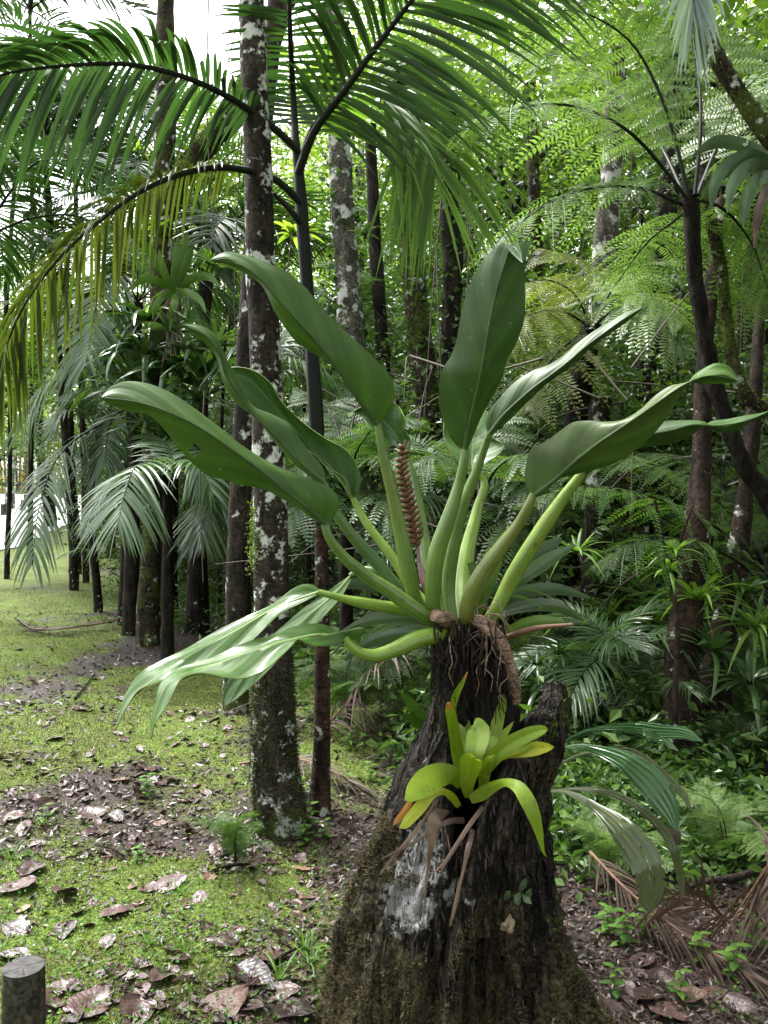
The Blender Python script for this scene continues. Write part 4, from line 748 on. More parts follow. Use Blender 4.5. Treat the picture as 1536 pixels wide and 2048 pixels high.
# broad pleated leaves right of the stump
b4 = thing('pleated_leaf_plant', 'plant with wide pleated arching leaves, some greying, right beside the stump', 'plant', P(1100, 1600, 2.72))
z8 = lambda L: [(1080+x/3.368, 1400+y/3.368) for x, y in L]
for nm_, Lu, Ll, d, mats in [
    ('leaf', [(20, 380), (160, 275), (300, 200), (450, 165), (650, 150), (850, 170), (1000, 195), (1060, 240), (1100, 276)], [(22, 384), (170, 290), (330, 225), (480, 213), (640, 228), (750, 262), (870, 262), (990, 266), (1040, 277), (1100, 278)], [2.75, 2.6, 2.5, 2.44], BM2),
    ('leaf', [(690, 190), (760, 215), (850, 265), (932, 345)], [(690, 240), (740, 262), (840, 300), (930, 347)], [2.5, 2.47, 2.44], BM2),
    ('leaf', [(20, 370), (150, 322), (250, 300), (400, 305), (550, 330), (700, 400), (800, 470), (880, 570), (930, 680), (940, 800), (928, 885)], [(22, 376), (150, 330), (280, 328), (420, 392), (520, 452), (620, 560), (700, 650), (760, 730), (830, 800), (900, 872), (926, 886)], [2.72, 2.52, 2.42, 2.38, 2.36], BM2),
    ('leaf', [(20, 622), (130, 613), (250, 630), (400, 700), (550, 770), (660, 850), (750, 950), (810, 1060), (840, 1200), (830, 1300), (762, 1430)], [(20, 630), (130, 622), (280, 682), (400, 800), (480, 920), (560, 1040), (620, 1150), (660, 1280), (682, 1390), (758, 1432)], [2.7, 2.48, 2.36, 2.32, 2.32], BM3),
    ('leaf', [(20, 615), (100, 605), (300, 590), (500, 610), (650, 680), (780, 780), (880, 890), (930, 1020), (960, 1150), (975, 1280), (952, 1350)], [(20, 620), (100, 614), (300, 612), (450, 640), (600, 712), (720, 802), (820, 912), (880, 1035), (910, 1155), (938, 1290), (948, 1350)], [2.75, 2.6, 2.52, 2.48, 2.48], BM3),
    ('leaf', [(60, 470), (240, 370), (400, 330), (560, 315), (700, 360), (820, 450), (930, 560), (1000, 650), (1010, 740)], [(62, 474), (250, 385), (400, 360), (540, 370), (660, 420), (780, 505), (890, 600), (970, 680), (1008, 742)], [2.8, 2.68, 2.6, 2.55], BM3)]:
    HOLE = lambda m_, s_: tuple((int(a+q), int(b)) for a, b, l in zip(np.random.default_rng(5).integers(25, 82, 26), np.random.default_rng(6).integers(2, 24, 26), np.random.default_rng(7).integers(2, 6, 26)) for q in range(l)) if m_ is BM3 else ()
    a_, b_ = np.array(z8(Lu)), np.array(z8(Ll)); ca, cb = catmull(a_, 14), catmull(b_, 14)
    leaf_blade(nm_, b4, a_, (ca+cb)/2, b_, d, dL=.01, dR=-.01, under=False, mats=mats, belly=-.004, wave=.004, seed=int(abs(Lu[3][0])), thick=.0006, nx=27, n=90, pleat=.0022, ragged=.05, holes=HOLE(mats, nm_))
px_strap('withered_tip', b4, [(1340, 1652, 5, 2.37), (1352, 1668, 9, 2.36), (1356, 1690, 3, 2.36)], M['palm_dead'])
mb = MB()
for e in [(1125, 1482), (1125, 1496), (1119, 1584), (1110, 1580), (1100, 1540)]: tube(mb, [P(e[0]-30, e[1]+6, 2.74), P(1075, (e[1]+1600)/2, 2.76), P(1070, 1700, 2.76), P(1075, 1960, 2.74)], [.004, .007, .009, .012], 8, n=16)
mb.build('leaf_stalk', M['stalk_green'], b4)
# sprig on the face of the stump
b5 = thing('small_sprig', 'small sprig of five oval leaves sprouting from the stump face', 'seedling', P(1050, 1810, 2.12))
for (a, b_, c_, d_) in [(1040, 1782, 1053, 1757), (1052, 1800, 1062, 1778), (1045, 1790, 1063, 1808), (1035, 1795, 1036, 1810), (1010, 1800, 1020, 1782), (1040, 1785, 1030, 1805)]:
    px_strap('leaf', b5, [(a, b_, 2, 2.12), ((a+c_)/2, (b_+d_)/2, 6.5, 2.1), (c_, d_, 1, 2.09)], M['strap_grey'], n=10)

# ------------------------------------------------------------------ trees and palms placed one by one
def gp(px, py_hint, d):                      # foot of a thing at picture column px, d metres away
    x = (px-CX)/F*d; return np.array([x, d, float(gz(np.array(x), np.array(d)))])
def trunk_mesh(pts, r, mat, parent, sides=20, n=90, amp=.12, fr=9, seed=0, name='trunk'):
    mb = MB(); tube(mb, pts, r, sides, n=n, amp=amp, fr=fr, seed=seed); return mb.build(name, mat, parent)
def surf_pts(o, n, g, zmax=None):
    me = o.data; V = np.zeros(len(me.vertices)*3); me.vertices.foreach_get('co', V); V = V.reshape(-1, 3)
    Nn = np.zeros_like(V).ravel(); me.vertices.foreach_get('normal', Nn); Nn = Nn.reshape(-1, 3)
    E = np.zeros(len(me.edges)*2, np.int32); me.edges.foreach_get('vertices', E); E = E.reshape(-1, 2)
    k = g.integers(0, len(E), n*6); f = g.random((n*6, 1)); p = V[E[k, 0]]*(1-f)+V[E[k, 1]]*f; nn = Nn[E[k, 0]]
    if zmax is not None:
        s = (p[:, 2] + g.normal(0, .15, len(p)) < zmax); p, nn = p[s], nn[s]
    return p[:n], nrm(nn[:n])
# main lichen trunk
b = gp(555, 1660, 3.95)
t1 = thing('rainforest_tree', 'straight tree trunk blotched with white lichen and a mossy foot, left of the stump', 'tree', b)
o1 = trunk_mesh([b-UP*.1, b+UP*.05+np.array([.005, 0, 0]), P(548, 1540, 3.95), P(545, 1300, 3.95), P(540, 1000, 3.95), P(526, 600, 3.95), P(512, 250, 3.95), P(500, -60, 3.95), P(490, -600, 3.95)],
                [.13, .098, .083, .078, .072, .066, .061, .059, .05, .045], M['bark_lichen'], t1, 36, 260, .10, 11, 1)
g = np.random.default_rng(81); mb = MB(); p, nn = surf_pts(o1, 9000, g, .78); p = p + b; fuzz(mb, p, nn, .016, g); tag(mb.build('trunk_moss', M['mossdark'], t1, smooth=False), kind='stuff')
mb = MB()
for k in range(26):
    p0 = P(505+g.normal(0, 4), g.uniform(1000, 1090), 3.86); 
    pp = p0 + np.stack([g.normal(0, .009, 16), g.normal(0, .008, 16), -g.uniform(0, .16, 16)], -1); fuzz(mb, pp, np.broadcast_to(np.array([0, -1, 0.]), pp.shape), .011, g)
mb.build('hanging_moss', M['mossleaf'], t1)
# darker trunk behind it
b = gp(472, 1250, 5.9); t1b = thing('rainforest_tree', 'darker slim trunk standing close behind the lichen blotched tree', 'tree', b)
trunk_mesh([b-UP*.1, b+UP*.1, P(476, 1100, 5.9), P(487, 850, 5.9), P(502, 560, 5.9), P(522, 300, 5.9), P(548, 50, 5.9), P(570, -300, 5.9)], [.10, .078, .072, .068, .064, .058, .05], M['bark_second'], t1b, 18, 90, .1, 8, 2)

# slim dark palm with big fronds
b = gp(640, 1640, 4.1)
t2 = thing('slim_palm', 'slim black stemmed palm with huge arching fronds right behind the lichen blotched tree', 'palm tree', b)
trunk_mesh([b-UP*.08, b+UP*.06, P(643, 1500, 4.1), P(645, 1300, 4.1), P(643, 1050, 4.1)], [.06, .043, .037, .033, .032], M['bark_slim'], t2, 18, 80, .05, 9, 3)
trunk_mesh([P(643, 1060, 4.1), P(640, 1000, 4.1), P(630, 800, 4.1), P(618, 620, 4.1), P(607, 480, 4.1), P(599, 360, 4.1), P(592, 290, 4.1)], [.031, .036, .037, .031, .031, .031, .02], M['sheath'], t2, 18, 60, .04, 6, 4, name='crownshaft')
def frond(parent, ctrl, mat, stalkm='stalk_dark', name='frond', **k):
    mb = MB(); ms = MB(); palm_frond(mb, ctrl, stalk=ms, **k); o = mb.build(name, M[mat], parent); ms.build('frond_stalk', M[stalkm], o); return o
def petiole_join(a, b_): return [a, b_]
for mat, ctrl, kw in [
    ('palm', [P(592, 300, 4.1), P(586, 190, 4.15), P(580, 60, 3.95), (P(576, -120, 3.8)), P(575, -330, 3.6)], dict(pairs=54, L=.34, wid=.0105, side=(1, .1, 0), droop=.22, fwd=.12, s0=.1, lift=.1, r0=.02, seed=1)),
    ('palm', [P(597, 345, 4.08), P(625, 270, 4.0), P(690, 180, 3.85), P(770, 70, 3.7), P(860, -40, 3.55), P(980, -130, 3.4), P(1120, -180, 3.3)], dict(pairs=62, L=.62, wid=.0125, side=(.75, .25, -.6), droop=.42, fwd=.5, s0=.16, lift=.05, r0=.022, seed=2)),
    ('palm', [P(594, 300, 4.08), P(555, 262, 4.0), P(480, 208, 3.85), P(380, 158, 3.65), P(270, 130, 3.5), P(120, 132, 3.35), P(0, 150, 3.25), P(-110, 200, 3.2)], dict(pairs=74, L=.40, wid=.0115, prof=[.4, .6, .9, 1, 1, .9, .65, .45], side=(0, -.62, .8), droop=.6, fwd=.5, s0=.17, lift=.15, r0=.02, seed=3, tipmin=.5)),
    ('palm_yellow', [P(600, 405, 4.08), P(560, 365, 4.0), P(480, 338, 3.85), P(390, 340, 3.65), P(300, 372, 3.5), P(200, 440, 3.35), P(110, 525, 3.25), P(40, 625, 3.2), P(-10, 760, 3.2)], dict(pairs=84, L=.25, wid=.009, side=(.1, -.75, .6), droop=.75, fwd=.45, s0=.2, lift=.2, r0=.02, seed=4, prof=[.45, .6, .9, 1, 1.1, 1.1, 1, .7])),
    ('palm_bright', [P(597, 340, 4.15), P(622, 260, 4.2), P(680, 195, 4.2), P(750, 170, 4.15), P(815, 205, 4.1), P(855, 285, 4.05), P(872, 350, 4.02)], dict(pairs=62, L=.66, wid=.011, side=(.75, .15, .55), droop=.35, fwd=.55, s0=.18, lift=.0, r0=.016, seed=5, prof=[.5, .8, 1, 1, .95, .8, .6]))]:
    frond(t2, ctrl, mat, **kw)
mb = MB(); tube(mb, [P(601, 445, 4.08), P(575, 415, 4.02), P(546, 386, 3.97)], [.02, .013, .010], 8, n=20); mb.build('cut_frond_stub', M['stalk_dark'], t2)

# tree with epiphytes and a mossy diagonal limb
b = gp(296, 1290, 8.5)
t3 = thing('epiphyte_tree', 'mid distance tree trunk crowded with bromeliads and straps, on the left', 'tree', b)
trunk_mesh([b-UP*.1, b+UP*.1, P(300, 1150, 8.5), P(308, 900, 8.5), P(318, 640, 8.5), P(325, 420, 8.5), P(330, 200, 8.5), P(332, 0, 8.5), P(335, -400, 8.5)], [.125, .085, .083, .09, .11, .11, .085, .08, .07], M['bark_moss'], t3, 20, 110, .14, 7, 5)
ol = trunk_mesh([P(326, 440, 8.5), P(360, 360, 8.45), P(410, 290, 8.4), P(460, 235, 8.4), P(520, 130, 8.5), P(570, 0, 8.6), P(620, -200, 8.7)], [.09, .11, .125, .12, .11, .10, .09], M['bark_moss'], t3, 16, 60, .18, 7, 6, name='limb')
g = np.random.default_rng(82); mb = MB(); p, nn = surf_pts(ol, 5000, g); p, nn = p + b, nn; kk = nn[:, 2] > .1; fuzz(mb, p[kk], nn[kk], .035, g); tag(mb.build('limb_moss', M['mosslime'], t3, smooth=False), kind='stuff')

# prototypes for repeated fronds and rosettes (each mesh shared by its copies)
def frond_mesh(mat, seed, L=1.5, kind='palm'):
    mb = MB(); g_ = np.random.default_rng(seed); a = g_.uniform(.55, .9)
    ctrl = np.array([(0, 0, 0), (.25, 0, .2*a+.06), (.5, 0, .30*a+.06), (.75, g_.normal(0, .03), .24*a), (1, g_.normal(0, .05), .02*a)])*L
    if kind == 'palm': palm_frond(mb, ctrl, pairs=34, L=.36*L, wid=.0105*L, droop=.45, fwd=.5, lift=.2, s0=.2, r0=.009*L, seed=seed, seg=5)
    else: fern_frond(mb, ctrl, pairs=20, L=.30*L, pin=14, droop=.3, s0=.16, r0=.007*L, seed=seed)
    return mb.mesh('frond', [M[mat], M['stalk_dark']])
FM = {}
def fmesh(mat, kind='palm'):
    if (mat, kind) not in FM: FM[(mat, kind)] = [frond_mesh(mat, 100+k+len(FM)*10, 1.5, kind) for k in range(3)]
    return FM[(mat, kind)]
SILH = []
def palm_at(px, py, d, s, mat, label, n=10, trunk=True, az0=0., el=(.9, -.25), group=None, kind='palm', name='small_palm', tr=.045, tmat='bark_dark', lean=(0, 0), cat='palm', seed=None, azr=None):
    """palm or tree fern: crown centre at picture (px, py), d metres away"""
    g_ = np.random.default_rng(int(px*7+py+d*100) if seed is None else seed); top = P(px, py, d); ft = gp(px+lean[0], 0, d+lean[1])
    r = thing(name, label, cat, ft, 0, group)
    if trunk and top[2] > ft[2] + .12:
        mid = (ft+top)/2 + np.array([g_.normal(0, .03), 0, 0]); trunk_mesh([ft-UP*.1, ft+UP*.08, mid, top], [tr*1.5, tr*1.1, tr, tr*.9], M[tmat], r, 14, 50, .14, 9, int(px))
    ms = fmesh(mat, kind)
    for k in range(n):
        az = az0 + k*2.39996 + g_.normal(0, .15)
        if azr: az = az0 + azr*((k+.5)/n-.5)*2 + g_.normal(0, .1)
        e = el[0] + (el[1]-el[0])*k/max(1, n-1) + g_.normal(0, .1)
        inst('frond', ms[k % 3], r, top-ft, (Euler((g_.normal(0, .25), -e, az), 'XYZ')), s*(.85+.3*g_.random())*(1-.2*(k == 0)))
    return r
def rosette_mesh(mat, seed, n=16, L=.5, w_=.024, **k):
    mb = MB(); rosette(mb, n, L, w_, seed, **k); return mb.mesh('rosette', [M[mat]])
RM = {}
def epiphyte(px, py, d, s, mat, label, tilt=(0, 0), name='bromeliad', cat='bromeliad', group=None, n=16, seed=0, w_=.024):
    key = (mat, n, seed, w_); 
    if key not in RM: RM[key] = rosette_mesh(mat, seed+300, n, .5, w_)
    o = bpy.data.objects.new(name, RM[key]); C.objects.link(o); o.location = P(px, py, d); o.rotation_euler = (tilt[0], tilt[1], px*1.7); o.scale = (s, s, s)
    return tag(o, label, cat, group)
bb = thing('bromeliad', 'bright green bromeliad perched on the epiphyte tree above its hanging dry leaves', 'bromeliad', P(352, 585, 8.3))
for L in [[(345, 575, 7, 8.25), (318, 530, 8, 8.15), (295, 495, 7, 8.1), (278, 478, 1, 8.05)], [(350, 575, 7, 8.25), (352, 530, 9, 8.2), (354, 495, 8, 8.2), (356, 474, 1, 8.2)], [(355, 575, 7, 8.25), (368, 535, 9, 8.2), (380, 505, 7, 8.2), (388, 490, 1, 8.2)], [(358, 580, 7, 8.25), (390, 555, 8, 8.15), (420, 555, 7, 8.1), (440, 575, 1, 8.05)],
          [(342, 580, 7, 8.25), (310, 560, 8, 8.1), (275, 565, 6, 8.05), (250, 585, 1, 8.0)], [(350, 585, 7, 8.2), (335, 560, 7, 8.1), (322, 520, 6, 8.05), (318, 500, 1, 8.05)], [(355, 585, 8, 8.2), (375, 585, 8, 8.1), (400, 600, 6, 8.05), (412, 625, 1, 8.0)], [(348, 585, 8, 8.2), (330, 590, 8, 8.1), (312, 610, 6, 8.0), (305, 640, 1, 8.0)], [(352, 588, 8, 8.2), (350, 600, 8, 8.1), (345, 625, 6, 8.05), (340, 660, 1, 8.05)], [(356, 570, 5, 8.3), (366, 520, 6, 8.3), (372, 480, 5, 8.3), (375, 465, 1, 8.3)]]:
    px_strap('leaf', bb, L, M['strap_light'], .3, n=14)
epiphyte(312, 455, 8.3, .7, 'strap_light', 'upper small bromeliad on the epiphyte tree', (.1, -.2))
epiphyte(275, 300, 8.3, .55, 'leaf_light', 'small bright bromeliad high up on the epiphyte tree', (.2, -.4))
mb = MB()
for k in range(14):
    g_ = np.random.default_rng(400+k); p0 = P(345+g_.normal(0, 10), 600+g_.normal(0, 12), 8.2); u = np.linspace(0, 1, 8)[:, None]
    path = p0 + np.array([g_.normal(0, .1), -.08, 0])*u - UP*u*g_.uniform(.25, .6); strip(mb, path, .018*np.array([.6, 1, 1, .9, .8, .6, .4, .1]), np.broadcast_to([1., 0, 0], (8, 3)), .3)
tag(mb.build('dead_bromeliad_leaf', M['drystrap'], off=P(345, 600, 8.2)), 'hanging bundle of dry brown straps on the epiphyte tree', 'dead leaves', kind='stuff')
pos = [(300, 640), (345, 665), (380, 700), (290, 705), (330, 735), (372, 765), (268, 760), (310, 800), (350, 830), (400, 800), (285, 850), (255, 700), (405, 740), (330, 880), (240, 790), (430, 690)]
for k, (px, py) in enumerate(sorted(pos)):
    epiphyte(px, py, 8.25+.12*(k % 3)-.1, .95+.25*(k % 3), 'strap' if k % 3 else 'strap_grey', f'dark strap leaved epiphyte in the clump on the epiphyte tree, {ORD[k]} from its left side', (.3*math.sin(k), .5*math.cos(k*2.1)), 'strap_epiphyte', 'epiphyte', 'dark strap epiphytes on one trunk', n=18, seed=k % 3)

# left hand palms at the lawn edge: each with a dark stem and a crown of fronds
LP = [(150, 1140, 15.5, 135, 690, .9, 'palm'), (172, 1085, 19, 160, 640, 1.1, 'palm_bright'), (196, 1220, 10.9, 190, 860, .5, 'palm'), (222, 1105, 18.5, 225, 700, 1.0, 'palm_bright'), (266, 1140, 15.5, 262, 800, .7, 'palm'), (372, 1150, 14, 380, 860, .6, 'palm')]
for k, (px, py, d, tx, ty, s, mt) in enumerate(LP):
    palm_at(tx, ty, d, s, mt, f'lawn edge palm on a thin dark stem, {ORD[k]} from the left', n=8, tr=.075 if d > 12 else .045, lean=(px-tx, 0), group='palms along the lawn edge', name='lawn_palm')
LS = [(323, 1290, 9.6, .05, 330), (343, 1255, 10.2, .055, 350), (395, 1272, 9.1, .088, 402)]
for k, (px, py, d, r, tx) in enumerate(LS):
    b = gp(px, py, d); tt = thing('forest_tree', ['thinnest bare pole trunk right beside the epiphyte tree foot', 'second thin pole trunk right beside the epiphyte tree foot', 'thick black trunk between the epiphyte tree and the lichen blotched tree'][k], 'tree', b)
    trunk_mesh([b-UP*.1, b+UP*.15, P((px+tx)/2, 1000, d), P(tx, 750, d), P(tx+10, 560, d)], [r*1.5, r*1.1, r, r*.9, r*.8], M['bark_dark'], tt, 16, 80, .16, 6, 20+k)
# palms whose fronds are laid out one by one
def palm_px(label, crown, tr, fronds, mat, foot=None):
    top = P(*crown); ft = gp((foot or crown[0]), 0, crown[2]); r = thing('understory_palm', label, 'palm', ft)
    trunk_mesh([ft-UP*.1, ft+UP*.06, (ft+top)/2, top], [tr*1.4, tr*1.1, tr, tr*.8], M['bark_dark'], r, 12, 40, .12, 9, int(crown[0]))
    for k, f in enumerate(fronds):
        c, kw = (f if isinstance(f, tuple) else (f, {})); kw = dict(dict(pairs=40, L=.42, wid=.013, droop=.5, fwd=.45, lift=.12, s0=.22, r0=.011, seed=int(crown[0])+k), **kw); m_ = kw.pop('mat', mat)
        frond(r, [P(x, y, d) for x, y, d in c], m_, **kw)
D3 = lambda d, dd, *xy: [(x, y, d+dd*i/(len(xy)-1)) for i, (x, y) in enumerate(xy)]
palm_px('small palm with wet silver fronds fanned low in front of the epiphyte tree', (335, 990, 7.5), .05, [
    (D3(7.5, -.9, (335, 990), (310, 928), (275, 930), (250, 985), (235, 1050)), dict(side=(.8, .2, .25), L=.5, droop=.45)), (D3(7.5, -.5, (335, 990), (352, 935), (390, 925), (425, 985)), {}),
    (D3(7.5, -.3, (335, 990), (290, 950), (235, 958), (190, 1020)), {}), (D3(7.5, .5, (335, 990), (345, 930), (335, 890), (300, 870)), {}), (D3(7.5, .3, (335, 990), (370, 930), (420, 900), (470, 920)), dict(mat='palm'))], 'palm_silver')
palm_px('small pale palm between the epiphyte tree and the lichen blotched tree', (490, 1050, 8.2), .05, [
    (D3(8.2, -.8, (490, 1050), (465, 990), (435, 985), (410, 1030), (400, 1070)), dict(side=(.8, .2, .2), L=.45)), (D3(8.2, -.3, (490, 1050), (470, 1000), (430, 1010), (395, 1060)), {}), (D3(8.2, -.4, (490, 1050), (500, 990), (540, 985), (580, 1030)), {}), (D3(8.2, .3, (490, 1050), (480, 970), (450, 940), (410, 940)), dict(mat='palm'))], 'palm_silver')
palm_px('palm with hanging silver fronds between the lichen tree and the slim palm', (535, 800, 8.3), .05, [
    (D3(8.3, -.5, (535, 800), (560, 728), (620, 732), (685, 785), (725, 870)), dict(L=.5, droop=.95, side=(.1, -.8, .3))), (D3(8.3, -.3, (535, 800), (520, 720), (480, 700), (425, 745)), {}), (D3(8.3, .3, (535, 800), (570, 740), (640, 760), (700, 840)), dict(L=.45, droop=.9)), (D3(8.3, .4, (535, 800), (545, 700), (580, 660), (630, 680)), dict(mat='palm'))], 'palm_silver')
palm_px('palm with a big wet silver frond hanging left of the epiphyte tree', (275, 605, 9), .07, [
    (D3(9, -.8, (275, 605), (245, 548), (210, 565), (185, 650), (172, 725)), dict(side=(.85, .2, .1), L=.62, wid=.017, droop=.4)), (D3(9, -.4, (275, 605), (270, 530), (230, 480), (170, 490)), dict(L=.55)), (D3(9, -.2, (275, 605), (320, 545), (370, 580), (395, 670)), dict(L=.5)), (D3(9, .4, (275, 605), (330, 560), (400, 560), (460, 610)), dict(L=.5, mat='palm')), (D3(9, .3, (275, 605), (230, 560), (160, 570), (100, 650)), dict(L=.55, mat='palm'))], 'palm_silver', 262)
palm_px('bright yellow green palm low left of the epiphyte tree with silver lower fronds', (262, 805, 9.6), .06, [
    (D3(9.6, -.8, (262, 805), (240, 742), (170, 725), (90, 770), (45, 850)), dict(L=.55, droop=.75)), (D3(9.6, -.4, (262, 805), (215, 770), (150, 790), (100, 865)), dict(L=.5)), (D3(9.6, -.3, (262, 805), (292, 742), (335, 765), (365, 830)), {}),
    (D3(9.6, -1.4, (262, 830), (190, 855), (120, 910), (80, 1010), (64, 1130)), dict(mat='palm_silver', L=.42, droop=.85)), (D3(9.6, .3, (262, 805), (272, 730), (250, 690), (200, 675)), {}), (D3(9.6, -.6, (262, 815), (230, 830), (215, 870), (210, 930)), dict(mat='palm_silver', side=(.9, .1, .1), L=.5))], 'palm_bright', 250)
palms = [
    (150, 330, 14, 1.1, 'palm', 'feathery dark palm right of the leftmost palm crown', 11, .09, (22, 0)),
    (330, 290, 13.5, 1.0, 'palm', 'feathery palm crossing the upper part of the epiphyte tree', 11, .09, (-30, 0)),
    (240, 420, 12.5, 1.0, 'palm', 'feathery palm just left of the epiphyte tree', 11, .07, (58, 0)),
    (400, 400, 13, 1.0, 'palm_bright', 'light palm seen under the mossy limb', 10, .08, (-2, 0)),
    (30, 350, 16, 1.2, 'palm', 'far feathery palm at the left edge behind the drooping frond', 11, .1, (-60, 0)),
    (110, 560, 14, 1.0, 'palm', 'dark palm behind the drooping yellow green frond', 11, .08, (42, 0)),
    (330, 560, 14, 1.2, 'palm_bright', 'light palm directly behind the epiphyte tree', 11, .08, (66, 0)),
    (88, 275, 13, 1.35, 'palm', 'dark palm crown near the left edge below the upper arching frond', 12, .11, (60, 0)),
    (60, 20, 17, 1.5, 'palm', 'palm crown in the top left corner against the white sky', 12, .09, (0, 0)),
    (450, 680, 10.5, .85, 'palm_bright', 'bright small palm left of the lichen blotched tree at leaf tip height', 10, .05, (-10, 0)),
    (20, 790, 14.5, 1.0, 'palm_bright', 'bright palm at the left picture edge over the road', 9, .08, (-6, 0)),
    (420, 520, 11.5, 1.2, 'palm', 'dark feathery palm behind the epiphyte tree toward the lichen blotched tree', 11, .08, (-22, 0)),
    (-40, 480, 10, 1.3, 'palm', 'palm crown cut by the left picture edge at mid height', 10, .09, (0, 0)),
    (610, 545, 12.5, .9, 'palm_bright', 'bright little palm crown right behind the slim palm stem', 9, .06, (0, 0)),
    (195, 1115, 12.5, .4, 'palm_bright', 'tiny yellowish palm seedling at the foot of the lawn edge trunks', 7, .02, (0, 0)),
    (670, 700, 11, .9, 'palm_silver', 'wet palm right of the slim palm stem at mid height', 9, .05, (0, 0)),
    (895, 1035, 6.6, .62, 'palm_silver', 'small palm with wet fronds behind the giant leaf stalks', 9, .04, (0, 0)),
    (1285, 420, 11.5, .62, 'palm_silver', 'pale hanging palm crown beneath the tree fern at upper right', 8, .05, (-40, 0)),
    (1225, 1375, 5.4, .5, 'palm_silver', 'low understory palm with wet arching fronds right of the stump', 10, .03, (0, 0)),
    (1300, 1300, 6.0, .5, 'palm_bright', 'brighter understory palm standing behind the wet low one right of the stump', 8, .03, (0, 0)),
    (1330, 1440, 5.2, .42, 'palm_silver', 'small palm with a wet frond drooping before the brown trunks', 7, .03, (0, 0)),
    (1285, 940, 7.4, .55, 'palm_silver', 'small fan like palm below the large right leaf', 7, .03, (0, 0)),
    (1090, 880, 8.5, .6, 'palm', 'dark palm tuft between the narrow leaf and the large right leaf', 8, .04, (0, 0)),
    (1530, 720, 8.5, .8, 'palm_bright', 'bright palm behind the dark trunk at the right edge', 8, .04, (0, 0)),
]
for q in palms: palm_at(*q[:6], n=q[6], tr=q[7]*.45, lean=q[8])

# tree ferns
def fern_at(name, label, ft, trunk, rads, mat, bark, fronds, seed=0, sides=18, group=None, kw=None):
    r = thing(name, label, 'tree fern', ft, 0, group); trunk_mesh([ft-UP*.1, ft]+trunk, rads, M[bark], r, sides, 100, .22, 16, seed)
    for k, c in enumerate(fronds):
        mb = MB(); ms = MB(); k_ = dict(pairs=26, L=.46, pin=20, seed=seed*50+k); k_.update(kw or {}); k_.update(c[1] if isinstance(c, tuple) and isinstance(c[1], dict) else {})
        ct = c[0] if isinstance(c, tuple) and isinstance(c[1], dict) else c; m_ = k_.pop('mat', mat)
        fern_frond(mb, ct, stalk=ms, **k_); o = mb.build('frond', M[m_], r); ms.build('frond_stalk', M['stalk_dark'], o)
    return r
c0 = lambda *a: [P(*q) for q in a]
FF = [c0((1376, 400, 4.6), (1330, 340, 4.55), (1260, 265, 4.4), (1160, 215, 4.2), (1040, 215, 4.0), (930, 260, 3.9)),
      c0((1378, 395, 4.6), (1350, 280, 4.6), (1312, 170, 4.6), (1262, 85, 4.55), (1180, 30, 4.5), (1060, 20, 4.4)),
      c0((1390, 390, 4.6), (1400, 280, 4.65), (1400, 180, 4.75), (1385, 70, 4.9), (1350, -60, 5.0)),
      c0((1365, 410, 4.6), (1310, 385, 4.55), (1240, 372, 4.45), (1150, 385, 4.3), (1060, 430, 4.2), (985, 500, 4.15)),
      c0((1372, 398, 4.65), (1320, 290, 5.0), (1240, 190, 5.4), (1140, 120, 5.8), (1030, 100, 6.2)),
      c0((1400, 395, 4.6), (1450, 340, 4.5), (1520, 300, 4.4), (1610, 300, 4.3)),
      c0((1402, 400, 4.65), (1450, 420, 4.8), (1500, 480, 4.9), (1540, 590, 5.0)),
      c0((1395, 390, 4.65), (1440, 280, 4.9), (1490, 180, 5.1), (1560, 120, 5.3)),
      c0((1385, 410, 4.65), (1350, 440, 5.0), (1290, 490, 5.4), (1230, 570, 5.7))]
ft = gp(1640, 1500, 4.6)
fern_at('tree_fern', 'tall tree fern on the right with dark curving trunk and wide light green crown', ft, [P(1600, 1150, 4.6), P(1545, 1010, 4.6), P(1490, 930, 4.6), P(1445, 820, 4.6), P(1415, 700, 4.6), P(1395, 580, 4.6), P(1384, 480, 4.6), P(1382, 400, 4.6)], [.085, .075, .062, .055, .05, .046, .043, .040, .046], 'fern', 'bark_black', FF, 1, kw=dict(L=.50, pairs=16, pin=21, droop=.55, pl_len=.125))
FF = [c0((1180, 650, 7), (1150, 590, 6.9), (1090, 560, 6.7), (1010, 600, 6.5)), c0((1178, 652, 7), (1130, 625, 6.8), (1060, 630, 6.5), (990, 680, 6.3)), c0((1182, 650, 7.05), (1140, 620, 7.4), (1080, 640, 7.8), (1030, 720, 8)),
      (c0((1190, 648, 7), (1230, 600, 6.8), (1290, 590, 6.5), (1360, 640, 6.2)), dict(mat='fern_pale')), (c0((1190, 650, 6.95), (1240, 615, 6.6), (1310, 625, 6.3), (1370, 700, 6.1)), dict(mat='fern_pale')), (c0((1192, 646, 7.05), (1230, 570, 7.2), (1300, 530, 7.4), (1380, 550, 7.6)), dict(mat='fern')), c0((1185, 645, 7.1), (1180, 580, 7.4), (1150, 520, 7.7), (1090, 500, 8)), c0((1180, 655, 6.95), (1145, 680, 6.7), (1090, 740, 6.4), (1060, 810, 6.3))]
ft = gp(1130, 1200, 7)
fern_at('tree_fern', 'smaller tree fern behind the narrow leaf, half yellowish and half pale silver', ft, [P(1135, 1000, 7), P(1150, 850, 7), P(1168, 740, 7), P(1184, 650, 7)], [.1, .1, .1, .095, .09, .085], 'fern_olive', 'bark_black', FF, 2, kw=dict(L=.52, pairs=17, pin=17, droop=.5, pl_len=.13))
